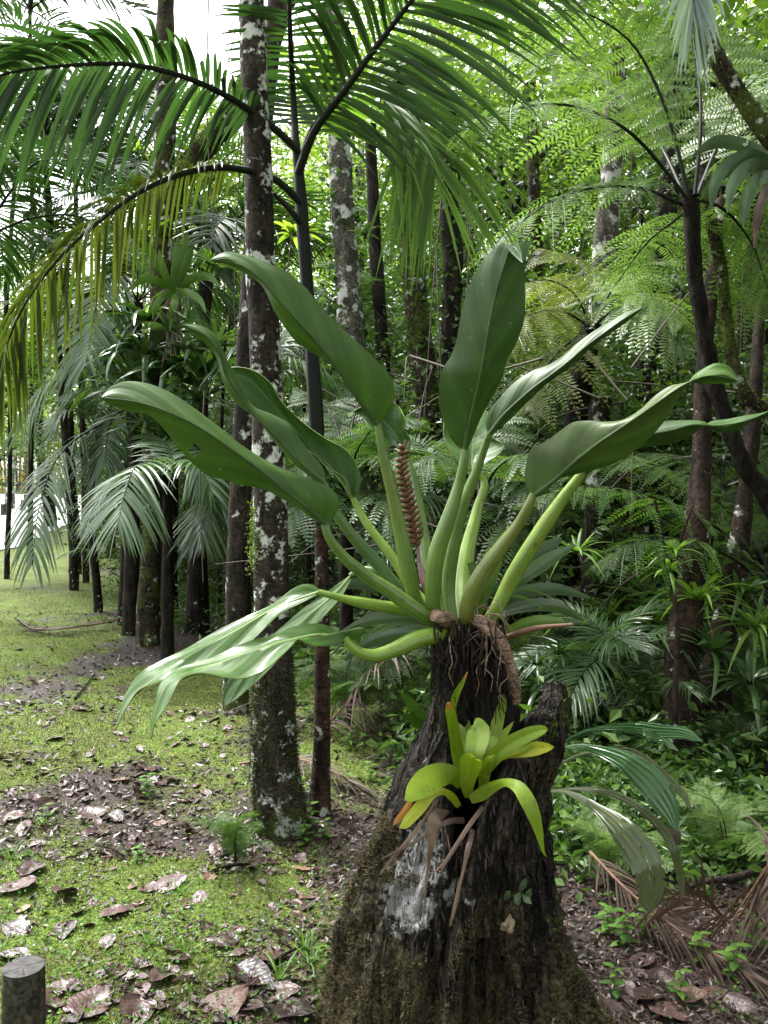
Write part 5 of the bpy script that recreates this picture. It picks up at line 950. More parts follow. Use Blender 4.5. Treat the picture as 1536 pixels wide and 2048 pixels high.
FF = [c0((1560, 1180, 5.20), (1480, 1090, 5.15), (1380, 1025, 5.05), (1270, 985, 4.90), (1150, 975, 4.80), (1040, 1010, 4.70)), c0((1560, 1180, 5.25), (1490, 1060, 5.40), (1400, 975, 5.50), (1290, 925, 5.60), (1160, 930, 5.70)), (c0((1555, 1180, 5.30), (1470, 1010, 5.70), (1370, 920, 6.00), (1250, 905, 6.40)), {}), c0((1550, 1190, 5.15), (1470, 1120, 5.00), (1370, 1080, 4.85), (1260, 1090, 4.70), (1190, 1130, 4.65)), c0((1570, 1170, 5.20), (1560, 1050, 5.30), (1530, 940, 5.40), (1470, 850, 5.60))]
ft = gp(1570, 1500, 4.3)
fern_at('tree_fern', 'low tree fern at the right edge reaching dark fronds across behind the large right leaf', ft, [P(1568, 1300, 5.25), P(1560, 1180, 5.22)], [.1, .09, .085, .08], 'fern_dark', 'bark_black', FF, 3, kw=dict(L=.40, pairs=19, droop=.5, pl_len=.13))
FF = [c0((690, 985, 6.4), (650, 905, 6.3), (600, 870, 6.1), (540, 880, 5.9)), c0((690, 985, 6.4), (660, 930, 6.2), (610, 920, 6), (560, 960, 5.9)), c0((695, 985, 6.4), (720, 890, 6.3), (770, 840, 6.2), (840, 840, 6.1)), c0((695, 985, 6.4), (740, 930, 6.2), (800, 910, 6.0), (870, 940, 5.9)), c0((692, 985, 6.4), (680, 880, 6.8), (650, 810, 7.1), (600, 780, 7.3)), c0((692, 985, 6.45), (700, 870, 6.9), (730, 790, 7.2), (790, 760, 7.4)), c0((692, 990, 6.3), (650, 985, 6.0), (600, 1010, 5.8), (560, 1070, 5.7)), c0((696, 990, 6.3), (740, 985, 6), (790, 1010, 5.8), (830, 1070, 5.7))]
ft = gp(692, 1300, 6.4)
fern_at('tree_fern', 'wet bluish fern crown behind the slim palm stem and the left stalks', ft, [P(692, 1150, 6.4), P(692, 985, 6.4)], [.06, .05, .05, .05], 'fern_dark', 'bark_black', FF, 4, kw=dict(L=.38, pairs=22, pin=15))
FF = [c0((960, 1000, 5.6), (1000, 930, 5.4), (1060, 910, 5.2), (1130, 950, 5)), c0((960, 1000, 5.6), (1010, 970, 5.4), (1070, 970, 5.2), (1120, 1030, 5)), c0((955, 1000, 5.6), (920, 930, 5.5), (870, 910, 5.3), (810, 950, 5.2)), c0((958, 1000, 5.7), (960, 900, 6), (990, 840, 6.2), (1040, 830, 6.4)), c0((958, 1005, 5.6), (1000, 1020, 5.3), (1040, 1070, 5.1), (1060, 1130, 5))]
ft = gp(960, 1300, 5.6)
fern_at('tree_fern', 'mid green fern crown seen between the upright stalks and the olive stalk', ft, [P(958, 1150, 5.6), P(958, 1000, 5.6)], [.06, .05, .045, .045], 'fern_dark', 'bark_black', FF, 5, kw=dict(L=.36, pairs=22, pin=15))

# right hand trunks
RT = [
    ('mossy_tree', 'thin mossy stem snaking up beside the tall tree fern trunk', [(1560, 830, 5), (1500, 800, 5), (1470, 740, 5), (1452, 620, 5), (1440, 520, 5), (1415, 410, 5), (1400, 250, 5.1)], [.05, .05, .045, .04, .036, .034, .03], 'bark_moss', (1700, 5)),
    ('leaning_tree', 'dark mossy tree leaning in from the right edge at the top', [(1690, 560, 4.1), (1610, 400, 4.1), (1536, 270, 4.1), (1480, 190, 4.1), (1430, 110, 4.1), (1390, 30, 4.2), (1350, -120, 4.3)], [.07, .065, .055, .05, .045, .04, .035], 'bark_moss', (1900, 4.1)),
    ('rainforest_tree', 'pale lichen whitened trunk seen right of the slim palm stem', [(712, 900, 9), (705, 700, 9), (692, 520, 9), (680, 330, 9), (670, 100, 9), (660, -200, 9)], [.17, .15, .13, .12, .1, .1], 'bark_grey', (715, 9)),
    ('rainforest_tree', 'dark vine covered trunk above the brown bract spike', [(858, 900, 8), (850, 780, 8), (836, 640, 8), (822, 520, 8), (805, 350, 8), (790, 100, 8)], [.13, .12, .11, .1, .1, .09], 'bark_moss', (865, 8)),
    ('rainforest_tree', 'ivy clad dark trunk left of the tall upright leaf', [(905, 900, 8.6), (898, 740, 8.6), (905, 560, 8.6), (900, 430, 8.6), (895, 200, 8.6)], [.13, .12, .11, .1, .1, .09], 'bark_dark', (910, 8.6)),
    ('rainforest_tree', 'grey barked trunk with pale streaks above the smaller tree fern', [(1195, 900, 10), (1200, 640, 10), (1212, 480, 10), (1225, 330, 10), (1235, 100, 10)], [.15, .14, .14, .13, .12, .11], 'bark_grey', (1190, 10)),
    ('rainforest_tree', 'dark trunk right of the pale silver fern fronds', [(1285, 900, 8), (1290, 780, 8), (1305, 620, 8), (1325, 480, 8), (1345, 300, 8), (1360, 50, 8)], [.11, .1, .095, .09, .09, .08], 'bark_dark', (1280, 8)),
    ('rainforest_tree', 'second dark trunk crossing just right of the pale silver fern fronds', [(1310, 900, 8.4), (1322, 760, 8.4), (1350, 600, 8.4), (1380, 420, 8.4)], [.1, .1, .09, .08, .08], 'bark_moss', (1300, 8.4)),
    ('rainforest_tree', 'thick brown trunk with peeling bark behind the pleated leaves', [(1362, 1400, 4.95), (1372, 1250, 4.95), (1392, 1080, 4.95), (1402, 940, 5.0), (1405, 780, 5.1), (1420, 600, 5.3), (1440, 400, 5.5)], [.11, .088, .078, .06, .05, .045, .04, .03], 'bark_brown', (1365, 4.95)),
    ('rainforest_tree', 'reddish brown leaning trunk right of the thick peeling one', [(1418, 1500, 5.1), (1432, 1350, 5.1), (1470, 1150, 5.1), (1492, 980, 5.15), (1510, 800, 5.3), (1520, 600, 5.5)], [.10, .078, .068, .05, .045, .04, .03], 'bark_brown', (1410, 5.1)),
    ('rainforest_tree', 'dark speckled trunk between the pale stalk and the low palm', [(1183, 1300, 6.5), (1185, 1150, 6.5), (1190, 1000, 6.5), (1200, 800, 6.6)], [.12, .095, .085, .08, .08], 'bark_second', (1182, 6.5)),
    ('rainforest_tree', 'slender trunk just left of the dark speckled one', [(1130, 1300, 7.2), (1138, 1150, 7.2), (1145, 1000, 7.2)], [.09, .07, .06, .06], 'bark_dark', (1128, 7.2)),
    ('sapling', 'thin reddish forked sapling standing before the right hand ferns', [(1350, 1400, 4.7), (1354, 1250, 4.7), (1340, 1150, 4.7), (1325, 1080, 4.7), (1310, 1000, 4.7)], [.022, .018, .016, .013, .011, .008], 'bark_brown', (1352, 4.7)),
    ('rainforest_tree', 'narrow pole trunk at the far right edge', [(1525, 900, 8.5), (1518, 700, 8.5), (1510, 500, 8.5), (1500, 200, 8.6)], [.09, .08, .08, .07, .06], 'bark_dark', (1530, 8.5)),
    ('rainforest_tree', 'slender mossy trunk between the tall upright leaf and the grey barked trunk', [(1085, 900, 12), (1080, 700, 12), (1070, 450, 12), (1060, 200, 12)], [.12, .1, .09, .09, .08], 'bark_moss', (1090, 12)),
    ('rainforest_tree', 'thin dark trunk left of the vine covered one', [(770, 900, 10.5), (765, 700, 10.5), (752, 500, 10.5), (740, 250, 10.5)], [.1, .09, .08, .08, .07], 'bark_dark', (775, 10.5)),
]
TRK = {}
for k, (nm_, lb, pts, r, mt, (fx, fd)) in enumerate(RT):
    b = gp(fx, 0, fd); tt = thing(nm_, lb, 'tree' if nm_ != 'sapling' else 'sapling', b); q = [P(*a) for a in pts]
    if nm_ == 'sapling':
        mb = MB(); tube(mb, [P(1340, 1150, 4.7), P(1362, 1080, 4.7), P(1385, 1010, 4.65)], [.012, .009, .006], 8, n=20); mb.build('branch', M[mt], tt)
    TRK[lb] = trunk_mesh([b-UP*.1, b+UP*.1]+q, [r[0]*1.15]+r, M[mt], tt, 16, 80, .16, 8, 40+k); TRK[lb]['_b'] = 0; del TRK[lb]['_b']
    if mt == 'bark_moss':
        g = np.random.default_rng(500+k); mb = MB(); p, nn = surf_pts(TRK[lb], 4500, g); fuzz(mb, p+b, nn, .016 if r[0] < .08 else .03, g); tag(mb.build('trunk_moss', M['mossdark' if k != 0 else 'mossleaf'], tt, smooth=False), kind='stuff')
# epiphytes on the right
for px, py, d, s, mt, lb, tl, kw in [
    (1205, 840, 6.6, .55, 'strap_light', 'small bright bromeliad above the large right leaf', (0, .1), {}),
    (1155, 1105, 4.5, .55, 'strap_light', 'star shaped bromeliad left of the forked sapling top', (0, .1), dict(n=22, w_=.016)),
    (1350, 1105, 4.65, .45, 'strap_light', 'small bromeliad sitting in the fork of the sapling', (0, 0), {}),
    (1395, 1200, 4.75, .85, 'strap_light', 'spidery light bromeliad on the thick peeling trunk', (.3, 0), dict(n=26, w_=.014)),
    (1475, 1185, 4.95, .75, 'strap', 'dark bromeliad on the reddish leaning trunk', (.3, .2), dict(n=22)),
    (1512, 1255, 4.8, .85, 'strap_light', 'light bromeliad near the right edge below the dark one', (.2, -.2), dict(n=26, w_=.014)),
    (1500, 1365, 4.8, .8, 'strap', 'lower dark strap plant at the right edge', (.2, .2), dict(n=22)),
    (1420, 1300, 4.8, .75, 'strap', 'dark strap plant hanging between the two brown trunks', (.5, 0), dict(n=20)),
    (1338, 1145, 4.6, .5, 'strap_light', 'lime bromeliad under the sapling fork', (0, 0), {}),
    (1185, 1215, 6.2, .5, 'strap', 'dark strap plant on the dark speckled trunk', (.5, 0), dict(n=18)),
    (730, 470, 8.7, .55, 'strap_grey', 'bromeliad on the pale lichen whitened trunk', (.3, .3), {}),
    (1060, 830, 8.2, .6, 'strap', 'dark strap plant in the shade right of the tall upright leaf', (.2, 0), dict(n=20)),
    (590, 470, 9.5, .9, 'leaf_light', 'bright bromeliad seen between the lichen tree and the slim palm', (0, 0), dict(w_=.05, n=14)),
    (1120, 1310, 5, .5, 'strap', 'dark grassy strap plant just right of the stump top', (0, 0), dict(n=22)),
    (1075, 1330, 4.8, .45, 'strap', 'dark grassy strap plant half hidden by the creeping stem', (0, 0), dict(n=22)),
]: epiphyte(px, py, d, s, mt, lb, tl, **kw)
br = thing('bromeliad', 'large grey green bromeliad hanging from the leaning tree at the right edge', 'bromeliad', P(1545, 335, 4.0))
for mt, L in [('strap_grey', [(1550, 335, 12, 4), (1500, 312, 14, 3.9), (1450, 335, 13, 3.8), (1428, 375, 10, 3.75), (1422, 418, 2, 3.75)]), ('strap_grey', [(1550, 335, 12, 4), (1505, 330, 14, 3.85), (1470, 360, 13, 3.75), (1455, 425, 2, 3.7)]), ('strap', [(1548, 345, 12, 4), (1515, 360, 13, 3.9), (1492, 405, 12, 3.85), (1486, 452, 2, 3.85)]),
              ('strap_grey', [(1550, 330, 12, 4), (1490, 292, 13, 4.05), (1430, 285, 12, 4.1), (1385, 312, 2, 4.1)]), ('strap', [(1550, 330, 12, 4.1), (1530, 260, 14, 4.2), (1500, 215, 12, 4.3), (1470, 200, 2, 4.3)]), ('strap_light', [(1552, 330, 12, 4.05), (1500, 330, 14, 4.2), (1440, 350, 12, 4.3), (1400, 400, 2, 4.3)]), ('drystrap', [(1535, 370, 8, 3.95), (1518, 420, 9, 3.9), (1508, 495, 2, 3.9)]), ('strap_grey', [(1560, 330, 12, 3.95), (1590, 300, 13, 3.9), (1630, 330, 10, 3.8), (1650, 400, 2, 3.8)])]:
    px_strap('leaf', br, L, M[mt], .3)
# silver frond hanging in from the top right
mb = MB(); ms = MB(); palm_frond(mb, [P(1400, -260, 3.6), P(1390, -140, 3.55), P(1385, -50, 3.5), P(1388, 10, 3.5), P(1395, 50, 3.5)], pairs=26, L=.26, wid=.012, side=(1, 0, 0), droop=.25, fwd=.9, lift=0, s0=.3, r0=.012, seed=77, stalk=ms, prof=[.8, 1, 1, .9])
M['palm_grey'] = leafmat('silvery_palm_leaf', (.16, .21, .21), (.25, .31, .32), .4, .25)
sf = thing('palm_frond', 'silvery grey palm frond tip hanging down at the top right', 'palm frond', P(1400, -260, 3.6)); o = mb.build('leaflet_fan', M['palm_grey'], sf); ms.build('frond_stalk', M['stalk_dark'], sf)

# ------------------------------------------------------------------ forest behind
def crown_mesh(mat, seed, R=2.6, z0=3.5, z1=9, ncl=55, nl=110, size=.17, cs=.42, up=.5):
    g_ = np.random.default_rng(seed); mb = MB()
    for k in range(ncl):
        a = g_.uniform(0, 6.28); v = g_.uniform(0, 1); rr = R*(math.sin(math.pi*(.12+.8*v))**.7)*math.sqrt(g_.uniform(.1, 1)); c = np.array([rr*math.cos(a), rr*math.sin(a), z0+(z1-z0)*v])
        n = int(nl*g_.uniform(.5, 1.5)); p = c + g_.normal(0, 1, (n, 3))*np.array([cs*1.3, cs*1.3, cs*.75])
        leaves(mb, p, size, g_, up, tint=np.clip(g_.normal(.5, .18)+g_.normal(0, .15, n), 0, 1))
    return mb.mesh('crown', [M[mat]])
def tree_trunk_mesh(seed, z0, z1, R, r=.16, mat='bark_dark'):
    g_ = np.random.default_rng(seed); mb = MB(); x, y = g_.normal(0, .25, 2)
    tube(mb, [(0, 0, -.2), (0, 0, .2), (x*.3, y*.3, z0*.5), (x, y, z0), (x*1.2, y, z1*.9)], [r*1.5, r*1.1, r, r*.8, r*.25], 12, n=40, amp=.14, fr=5, seed=seed)
    for k in range(9):
        zb = g_.uniform(z0*.85, z1*.8); a = g_.uniform(0, 6.28); l = R*g_.uniform(.5, .95); b0 = np.array([x, y, zb])
        tube(mb, [b0, b0+np.array([math.cos(a)*l*.5, math.sin(a)*l*.5, .5*l]), b0+np.array([math.cos(a+.3)*l, math.sin(a+.3)*l, .75*l])], [r*.4, r*.22, r*.06], 7, n=12)
    return mb.mesh('trunk', [M[mat]])
TP = {}
def tree_proto(kind, v):
    if (kind, v) not in TP:
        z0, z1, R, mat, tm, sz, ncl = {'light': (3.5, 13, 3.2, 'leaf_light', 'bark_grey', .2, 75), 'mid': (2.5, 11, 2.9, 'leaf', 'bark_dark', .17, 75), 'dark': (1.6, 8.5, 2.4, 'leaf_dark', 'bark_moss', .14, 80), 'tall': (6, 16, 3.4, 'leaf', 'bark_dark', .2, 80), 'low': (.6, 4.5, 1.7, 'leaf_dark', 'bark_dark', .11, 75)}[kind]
        TP[(kind, v)] = (tree_trunk_mesh(v*7+len(TP), z0, z1, R, .17 if kind != 'low' else .05, tm), crown_mesh(mat, v*13+len(TP)+600, R, z0, z1, int(ncl*.72), 110, sz))
    return TP[(kind, v)]
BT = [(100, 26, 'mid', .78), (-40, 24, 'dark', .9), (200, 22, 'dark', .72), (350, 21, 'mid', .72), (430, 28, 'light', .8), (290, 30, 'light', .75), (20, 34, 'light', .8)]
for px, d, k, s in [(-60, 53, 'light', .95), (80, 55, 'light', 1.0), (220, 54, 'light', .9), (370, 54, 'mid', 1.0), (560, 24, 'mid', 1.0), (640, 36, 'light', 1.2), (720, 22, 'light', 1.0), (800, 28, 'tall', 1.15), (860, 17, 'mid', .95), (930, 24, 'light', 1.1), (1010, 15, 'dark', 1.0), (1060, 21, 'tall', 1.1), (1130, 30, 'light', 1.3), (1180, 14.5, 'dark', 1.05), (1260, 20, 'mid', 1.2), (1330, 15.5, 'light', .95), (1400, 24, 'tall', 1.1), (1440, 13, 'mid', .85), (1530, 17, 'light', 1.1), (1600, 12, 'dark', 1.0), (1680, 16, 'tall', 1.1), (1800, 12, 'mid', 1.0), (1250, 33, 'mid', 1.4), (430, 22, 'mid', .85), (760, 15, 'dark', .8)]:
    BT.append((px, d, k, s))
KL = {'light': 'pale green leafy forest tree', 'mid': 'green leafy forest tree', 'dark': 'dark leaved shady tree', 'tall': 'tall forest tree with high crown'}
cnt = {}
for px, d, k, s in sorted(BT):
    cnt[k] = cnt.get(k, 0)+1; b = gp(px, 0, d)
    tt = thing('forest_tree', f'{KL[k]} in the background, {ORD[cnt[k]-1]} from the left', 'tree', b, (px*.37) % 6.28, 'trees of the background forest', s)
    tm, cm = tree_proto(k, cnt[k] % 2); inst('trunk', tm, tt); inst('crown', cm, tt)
# unseen trees added right and behind to block sky light, the last as fill
for k, (x, y, kd, s) in enumerate([(4.6, 1.2, 'mid', 1.0), (5.2, -3.5, 'tall', 1.0), (1.0, -6.5, 'mid', 1.1), (-3.8, -7.5, 'tall', 1.0), (7.5, 4.0, 'mid', 1.0), (5.6, 5.6, 'dark', 1.0), (4.2, -8, 'dark', 1.2), (3.2, 8.2, 'tall', .9), (5.0, 6.8, 'low', .9), (4.2, 4.6, 'low', .7), (6.5, 8.5, 'low', 1.2), (8.5, 7.5, 'dark', .9), (7.0, 11, 'dark', .9), (9.5, 11.5, 'mid', .9), (11.5, 14, 'dark', 1)]):
    tt = thing('forest_tree', 'leafy tree added beside and behind the viewpoint, out of view', 'tree', (x, y, float(gz(np.array(x), np.array(y)))), k, 'trees around the viewpoint', s)
    tm, cm = tree_proto(kd, k % 2); inst('trunk', tm, tt); inst('crown', cm, tt)
# shrubs of the understory
SH = [(690, 9.0, .55), (760, 11, .7), (830, 9.5, .6), (900, 10.5, .75), (960, 8.2, .55), (1030, 9.5, .75), (1100, 8.0, .6), (1160, 9.5, .8), (1230, 7.6, .6), (1290, 9.2, .8), (1350, 7.8, .55), (1420, 8.8, .75), (1490, 7.6, .6), (1560, 8.6, .8), (1650, 7.4, .7), (1010, 12.5, 1), (1120, 13, 1.1), (1320, 12, 1), (1240, 11, .9), (880, 13, 1), (740, 14, 1), (640, 12.5, .6), (560, 13, .55), (480, 12.5, .5), (1450, 11, 1), (1570, 11.5, 1.1), (410, 15, .5), (1000, 10.5, .8), (1190, 11, .9), (820, 12, .8), (700, 16, 1.1), (1400, 14, 1.2), (600, 17, .9), (545, 10, .42), (500, 10.8, .5), (440, 11.6, .5), (350, 12, .5), (290, 12.5, .5), (380, 16, .9), (460, 17, .9), (310, 18, .9), (250, 20, .8)]
for k, (px, d, s) in enumerate(sorted(SH)):
    b = gp(px, 0, d); lab = (ORD[k] if k < 20 else f'twenty {ORD[k-21]}' if k > 20 else 'twenty first') if False else None
    half, kk = ('left', k) if k < 22 else ('right', len(SH)-1-k)
    tt = thing('understory_shrub', f'dark leafy understory shrub, {ORD[kk]} counted from the {half} end of the row', 'shrub', b, (px*.61) % 6.28, 'understory shrubs', s)
    tm, cm = tree_proto('low', k % 2); inst('stem', tm, tt); inst('crown', cm, tt)
# ferns on the forest floor
FR = [(700, 5.6, .5), (1480, 4.8, .5), (1290, 5.8, .5), (1110, 5.6, .5), (1530, 5.4, .55), (770, 6.6, .5), (860, 6.0, .5), (1400, 6.6, .6), (1010, 6.2, .5), (640, 8.2, .45), (1450, 3.7, .28), (1210, 3.55, .22), ]
for k, (px, d, s) in enumerate(sorted(FR)):
    b = gp(px, 0, d); tt = thing('ground_fern', f'green fern tuft on the forest floor, {ORD[k]} from the left', 'fern', b, 0, 'ferns of the forest floor')
    g_ = np.random.default_rng(700+k); ms = fmesh('fern_dark' if k % 3 else 'fern', 'fern')
    for q in range(7): inst('frond', ms[q % 3], tt, (0, 0, .02), Euler((g_.normal(0, .2), -g_.uniform(.35, 1.0), q*2.4+g_.normal(0, .2))), s*g_.uniform(.8, 1.2))
# strap plants and thin saplings of the right hand tangle
ST = [(1080, 5.2, .55), (1130, 5.8, .6), (1175, 4.9, .45), (1215, 6.2, .7), (1260, 5.2, .5), (1300, 6.6, .7), (1345, 5.6, .55), (1385, 5.0, .5), (1430, 5.9, .7), (1475, 5.3, .6), (1510, 6.4, .8), (1545, 5.0, .6), (1050, 6.4, .6), (1010, 5.4, .5), (840, 5.6, .5), (780, 6.4, .5), (720, 6.0, .45), (1240, 7.4, .8), (1410, 7.2, .8), (1320, 4.6, .4)]
for k, (px, d, s) in enumerate(sorted(ST)):
    g_ = np.random.default_rng(750+k); key = ('strap_light' if k % 4 == 0 else 'strap', 24, k % 3, .017)
    if key not in RM: RM[key] = rosette_mesh(key[0], key[2]+330, 24, .5, .017)
    o = bpy.data.objects.new('strap_plant', RM[key]); C.objects.link(o); b = gp(px, 0, d); b[2] += g_.choice([.05, .05, .4, .7, 1.0])*(d > 5); o.location = b; o.rotation_euler = (g_.normal(0, .25), g_.normal(0, .25), k*1.1); o.scale = (s*1.5,)*3
    tag(o, f'narrow leaved strap plant in the dark tangle right of the stump, {ORD[k]} from the left', 'strap plant', 'strap plants in the tangle')
SP = [(1060, 6.8, .02, 900), (1105, 6.0, .014, 1000), (1150, 7.4, .028, 700), (1225, 6.6, .018, 900), (1262, 7.0, .03, 600), (1295, 6.2, .012, 1000), (1335, 7.6, .03, 650), (1425, 7.0, .026, 700), (1455, 6.5, .016, 880), (1500, 7.2, .03, 600), (1540, 6.3, .02, 800), (880, 6.9, .024, 900), (760, 7.2, .03, 800), (690, 7.0, .018, 950)]
for k, (px, d, r, ty) in enumerate(sorted(SP)):
    g_ = np.random.default_rng(780+k); b = gp(px, 0, d); tt = thing('sapling', f'thin dark sapling stem in the shaded tangle, {ORD[k]} from the left', 'sapling', b, 0, 'thin saplings'); t_ = P(px+g_.normal(0, 30), ty, d)
    trunk_mesh([b-UP*.1, b+UP*.1, (b*.6+t_*.4)+np.array([g_.normal(0, .07), 0, 0]), (b*.3+t_*.7)+np.array([g_.normal(0, .07), 0, 0]), t_], [r*1.3, r, r*.9, r*.8, r*.5], M['bark_second' if k % 2 else 'bark_brown'], tt, 10, 50, .15, 9, k, name='stem')
    mb = MB(); n_ = 90; f_ = g_.uniform(.35, 1, (n_, 1)); p = b*(1-f_)+t_*f_+g_.normal(0, .16, (n_, 3)); leaves(mb, p, .085, g_, .6); mb.build('foliage', M['leaf' if k % 2 else 'leaf_dark'], tt, smooth=False)
# vegetation mass, vines and twigs
g = np.random.default_rng(91); mb = MB()
for k in range(1350):
    y = 1/g.uniform(1/15., 1/3.7); xm = g.uniform(.02, .8); x = xm*y
    if y < 4.5 and x < .75: continue
    n = int(g.uniform(25, 80)); hgt = g.uniform(.08, .55)*min(1, (y-2.6)/2.5); c = np.array([x, y, float(gz(np.array(x), np.array(y)))])
    p = c + np.stack([g.normal(0, .16, n), g.normal(0, .16, n), np.abs(g.normal(0, .5, n))*hgt+.02], -1); leaves(mb, p, g.uniform(.03, .08), g, .7, aspect=g.uniform(.3, .65), tint=np.clip(g.normal(.5, .25)+g.normal(0, .12, n), 0, 1))
for k in range(330):
    y = g.uniform(6.2, 15); x = g.uniform(-.29 if y > 9 else -.16, .02)*y; n = 50; c = np.array([x, y, float(gz(np.array(x), np.array(y)))])
    p = c + np.stack([g.normal(0, .2, n), g.normal(0, .2, n), np.abs(g.normal(0, .2, n))+.02], -1); leaves(mb, p, .06, g, .7, tint=np.clip(g.normal(.5, .2, n), 0, 1))
M['under'] = leafmat('undergrowth_leaf', (.022, .055, .015), (.085, .15, .035), .33, .35)
tag(mb.build('undergrowth', M['under'], smooth=False), kind='stuff')
mb = MB()
for k in range(260):
    y = g.uniform(5.5, 11); x = g.uniform(.0, .5)*y; z = g.uniform(.2, 2.6); l = g.uniform(.5, 1.6); d = nrm(np.array([g.normal(), g.normal()*.5, g.normal()*.45])); p0 = np.array([x, y, z])
    tube(mb, [p0, p0+d*l*.5+UP*g.normal(0, .12), p0+d*l+UP*g.normal(-.1, .2)], [.008, .005, .002], 4, n=8, cap=False)
tag(mb.build('twig_tangle', M['twig']), kind='stuff')
mb = MB()
for k in range(70):
    y = g.uniform(6, 12); x = g.uniform(-.25, .5)*y; z = g.uniform(2, 7); l = g.uniform(1.2, 4)
    tube(mb, [(x, y, z), (x+g.normal(0, .1), y, z-l*.5), (x+g.normal(0, .15), y, z-l)], [.006, .005, .004], 4, n=10, cap=False)
tag(mb.build('hanging_vines', M['twig']), kind='stuff')
# leafy creeper clumps on trunks
for (lb, nm_) in [('ivy clad dark trunk left of the tall upright leaf', 'ivy'), ('dark vine covered trunk above the brown bract spike', 'ivy'), ('pale lichen whitened trunk seen right of the slim palm stem', 'ivy'), ('dark trunk right of the pale silver fern fronds', 'ivy')]:
    o = TRK[lb]; g_ = np.random.default_rng(len(lb)); p, nn = surf_pts(o, 900, g_); p = p + np.array(o.parent.location) + nn*.05; mb = MB(); leaves(mb, p, .075, g_, .2, aspect=.7); mb.build(nm_, M['leaf_dark'], o.parent, smooth=False)

# ------------------------------------------------------------------ far edge of the parking area
bam = thing('bamboo_clump', 'clump of yellow bamboo canes far away beyond the parking area', 'bamboo', gp(45, 0, 49))
g = np.random.default_rng(95); M['cane'] = plain('yellow_cane', (.42, .28, .05), .4, 5); M['canegreen'] = plain('brown_cane', (.10, .08, .05), .5, 5)
for k in range(34):
    b = gp(g.uniform(-60, 210), 0, g.uniform(47.5, 51)); mb = MB(); lx = g.normal(0, .8); tube(mb, [b-UP*.1, b+np.array([lx*.3, 0, 3]), b+np.array([lx, 0, 7.5])], [.07, .065, .04], 8, n=18); mb.build('cane', M['cane' if k % 2 else 'canegreen'], bam)
mb = MB(); n = 9000; px = g.uniform(-90, 240, n); d = g.uniform(47, 52, n); p = np.stack([(px-CX)/F*d, d, 1.1+g.uniform(2.2, 9, n)], -1); leaves(mb, p, .34, g, .4, aspect=.3); mb.build('foliage', M['leaf'], bam, smooth=False)
fe = thing('barrier_rail', 'low log barrier along the far side of the pale parking area', 'barrier', gp(230, 0, 45.5)); mb = MB()
tube(mb, [gp(-120, 0, 45.5)+UP*.55, gp(180, 0, 45.5)+UP*.55, gp(470, 0, 45.5)+UP*.55], .09, 10, n=20, amp=.06); mb.build('rail', M['bark_second'], fe)
for px in range(-100, 480, 80):
    mb = MB(); b = gp(px, 0, 45.6); tube(mb, [b-UP*.1, b+UP*.62], .09, 10, n=6); mb.build('post', M['bark_second'], fe)
def post_mesh(r, h, seed):
    mb = MB(); tube(mb, [(0, 0, -.15), (0, 0, h*.4), (0, 0, h-.012), (0, 0, h-.003)], [r, r*.985, r*.98, r*.955], 40, n=40, amp=.03, fr=14, seed=seed, cap=False)
    # end grain: slightly domed top with radial cracks cut in
    rr = np.linspace(0, 1, 14)[1:]; a = np.linspace(0, 2*math.pi, 72, endpoint=False); V = [(0, 0, h-.002)]
    for q in rr:
        for b_ in a:
            cr = sum(math.exp(-((math.sin((b_-c_)/2)*2*q*r)/.0016)**2)*min(1, q*1.3)*w_ for c_, w_ in ((.5, 1), (2.6, .9), (3.9, .6), (5.2, .8)) if math.cos(b_-c_) > 0)
            V.append((r*.957*q*math.cos(b_), r*.957*q*math.sin(b_), h-.003-.010*cr+.0008*math.sin(q*r*900)))
    f3 = [(0, 1+k, 1+(k+1) % 72) for k in range(72)]; f4 = [(1+i_*72+k, 1+(i_+1)*72+k, 1+(i_+1)*72+(k+1) % 72, 1+i_*72+(k+1) % 72) for i_ in range(12) for k in range(72)]
    m2 = MB(); m2.add(V, np.array(f4)); m2.add(V, np.array(f3)); return mb, m2
M['post'] = barkmat('weathered_post', (.03, .027, .02), (.085, .078, .058), .06, .3, scale=16, bumpd=.006); M['endgrain'] = plain('end_grain', (.05, .048, .046), .65, 45, .5, .15)
pb = P(47, 1938, 2.2); pb[2] = float(gz(np.array(pb[0]), np.array(pb[1]))); hp = P(47, 1930, 2.2)[2]-pb[2]
ps = thing('wooden_post', 'short weathered round wooden post with cracked top at the bottom left corner', 'post', pb)
a_, b_ = post_mesh(.054, hp, 3)
o = bpy.data.objects.new('post_shaft', a_.mesh('post_shaft', [M['post']])); C.objects.link(o); o.parent = ps
o = bpy.data.objects.new('end_grain', b_.mesh('end_grain', [M['endgrain']])); C.objects.link(o); o.parent = ps
for k, (px, d) in enumerate([(7, 30.5), (46, 33), (52, 37)]):
    b = gp(px, 0, d); mb = MB(); tube(mb, [b-UP*.1, b+UP*.42], [.10, .095], 14, n=8, amp=.05); tag(mb.build('wooden_post', M['post'], off=b), f'small far wooden post on the lawn edge by the road, {ORD[k]} from the left', 'post', 'far posts by the road')

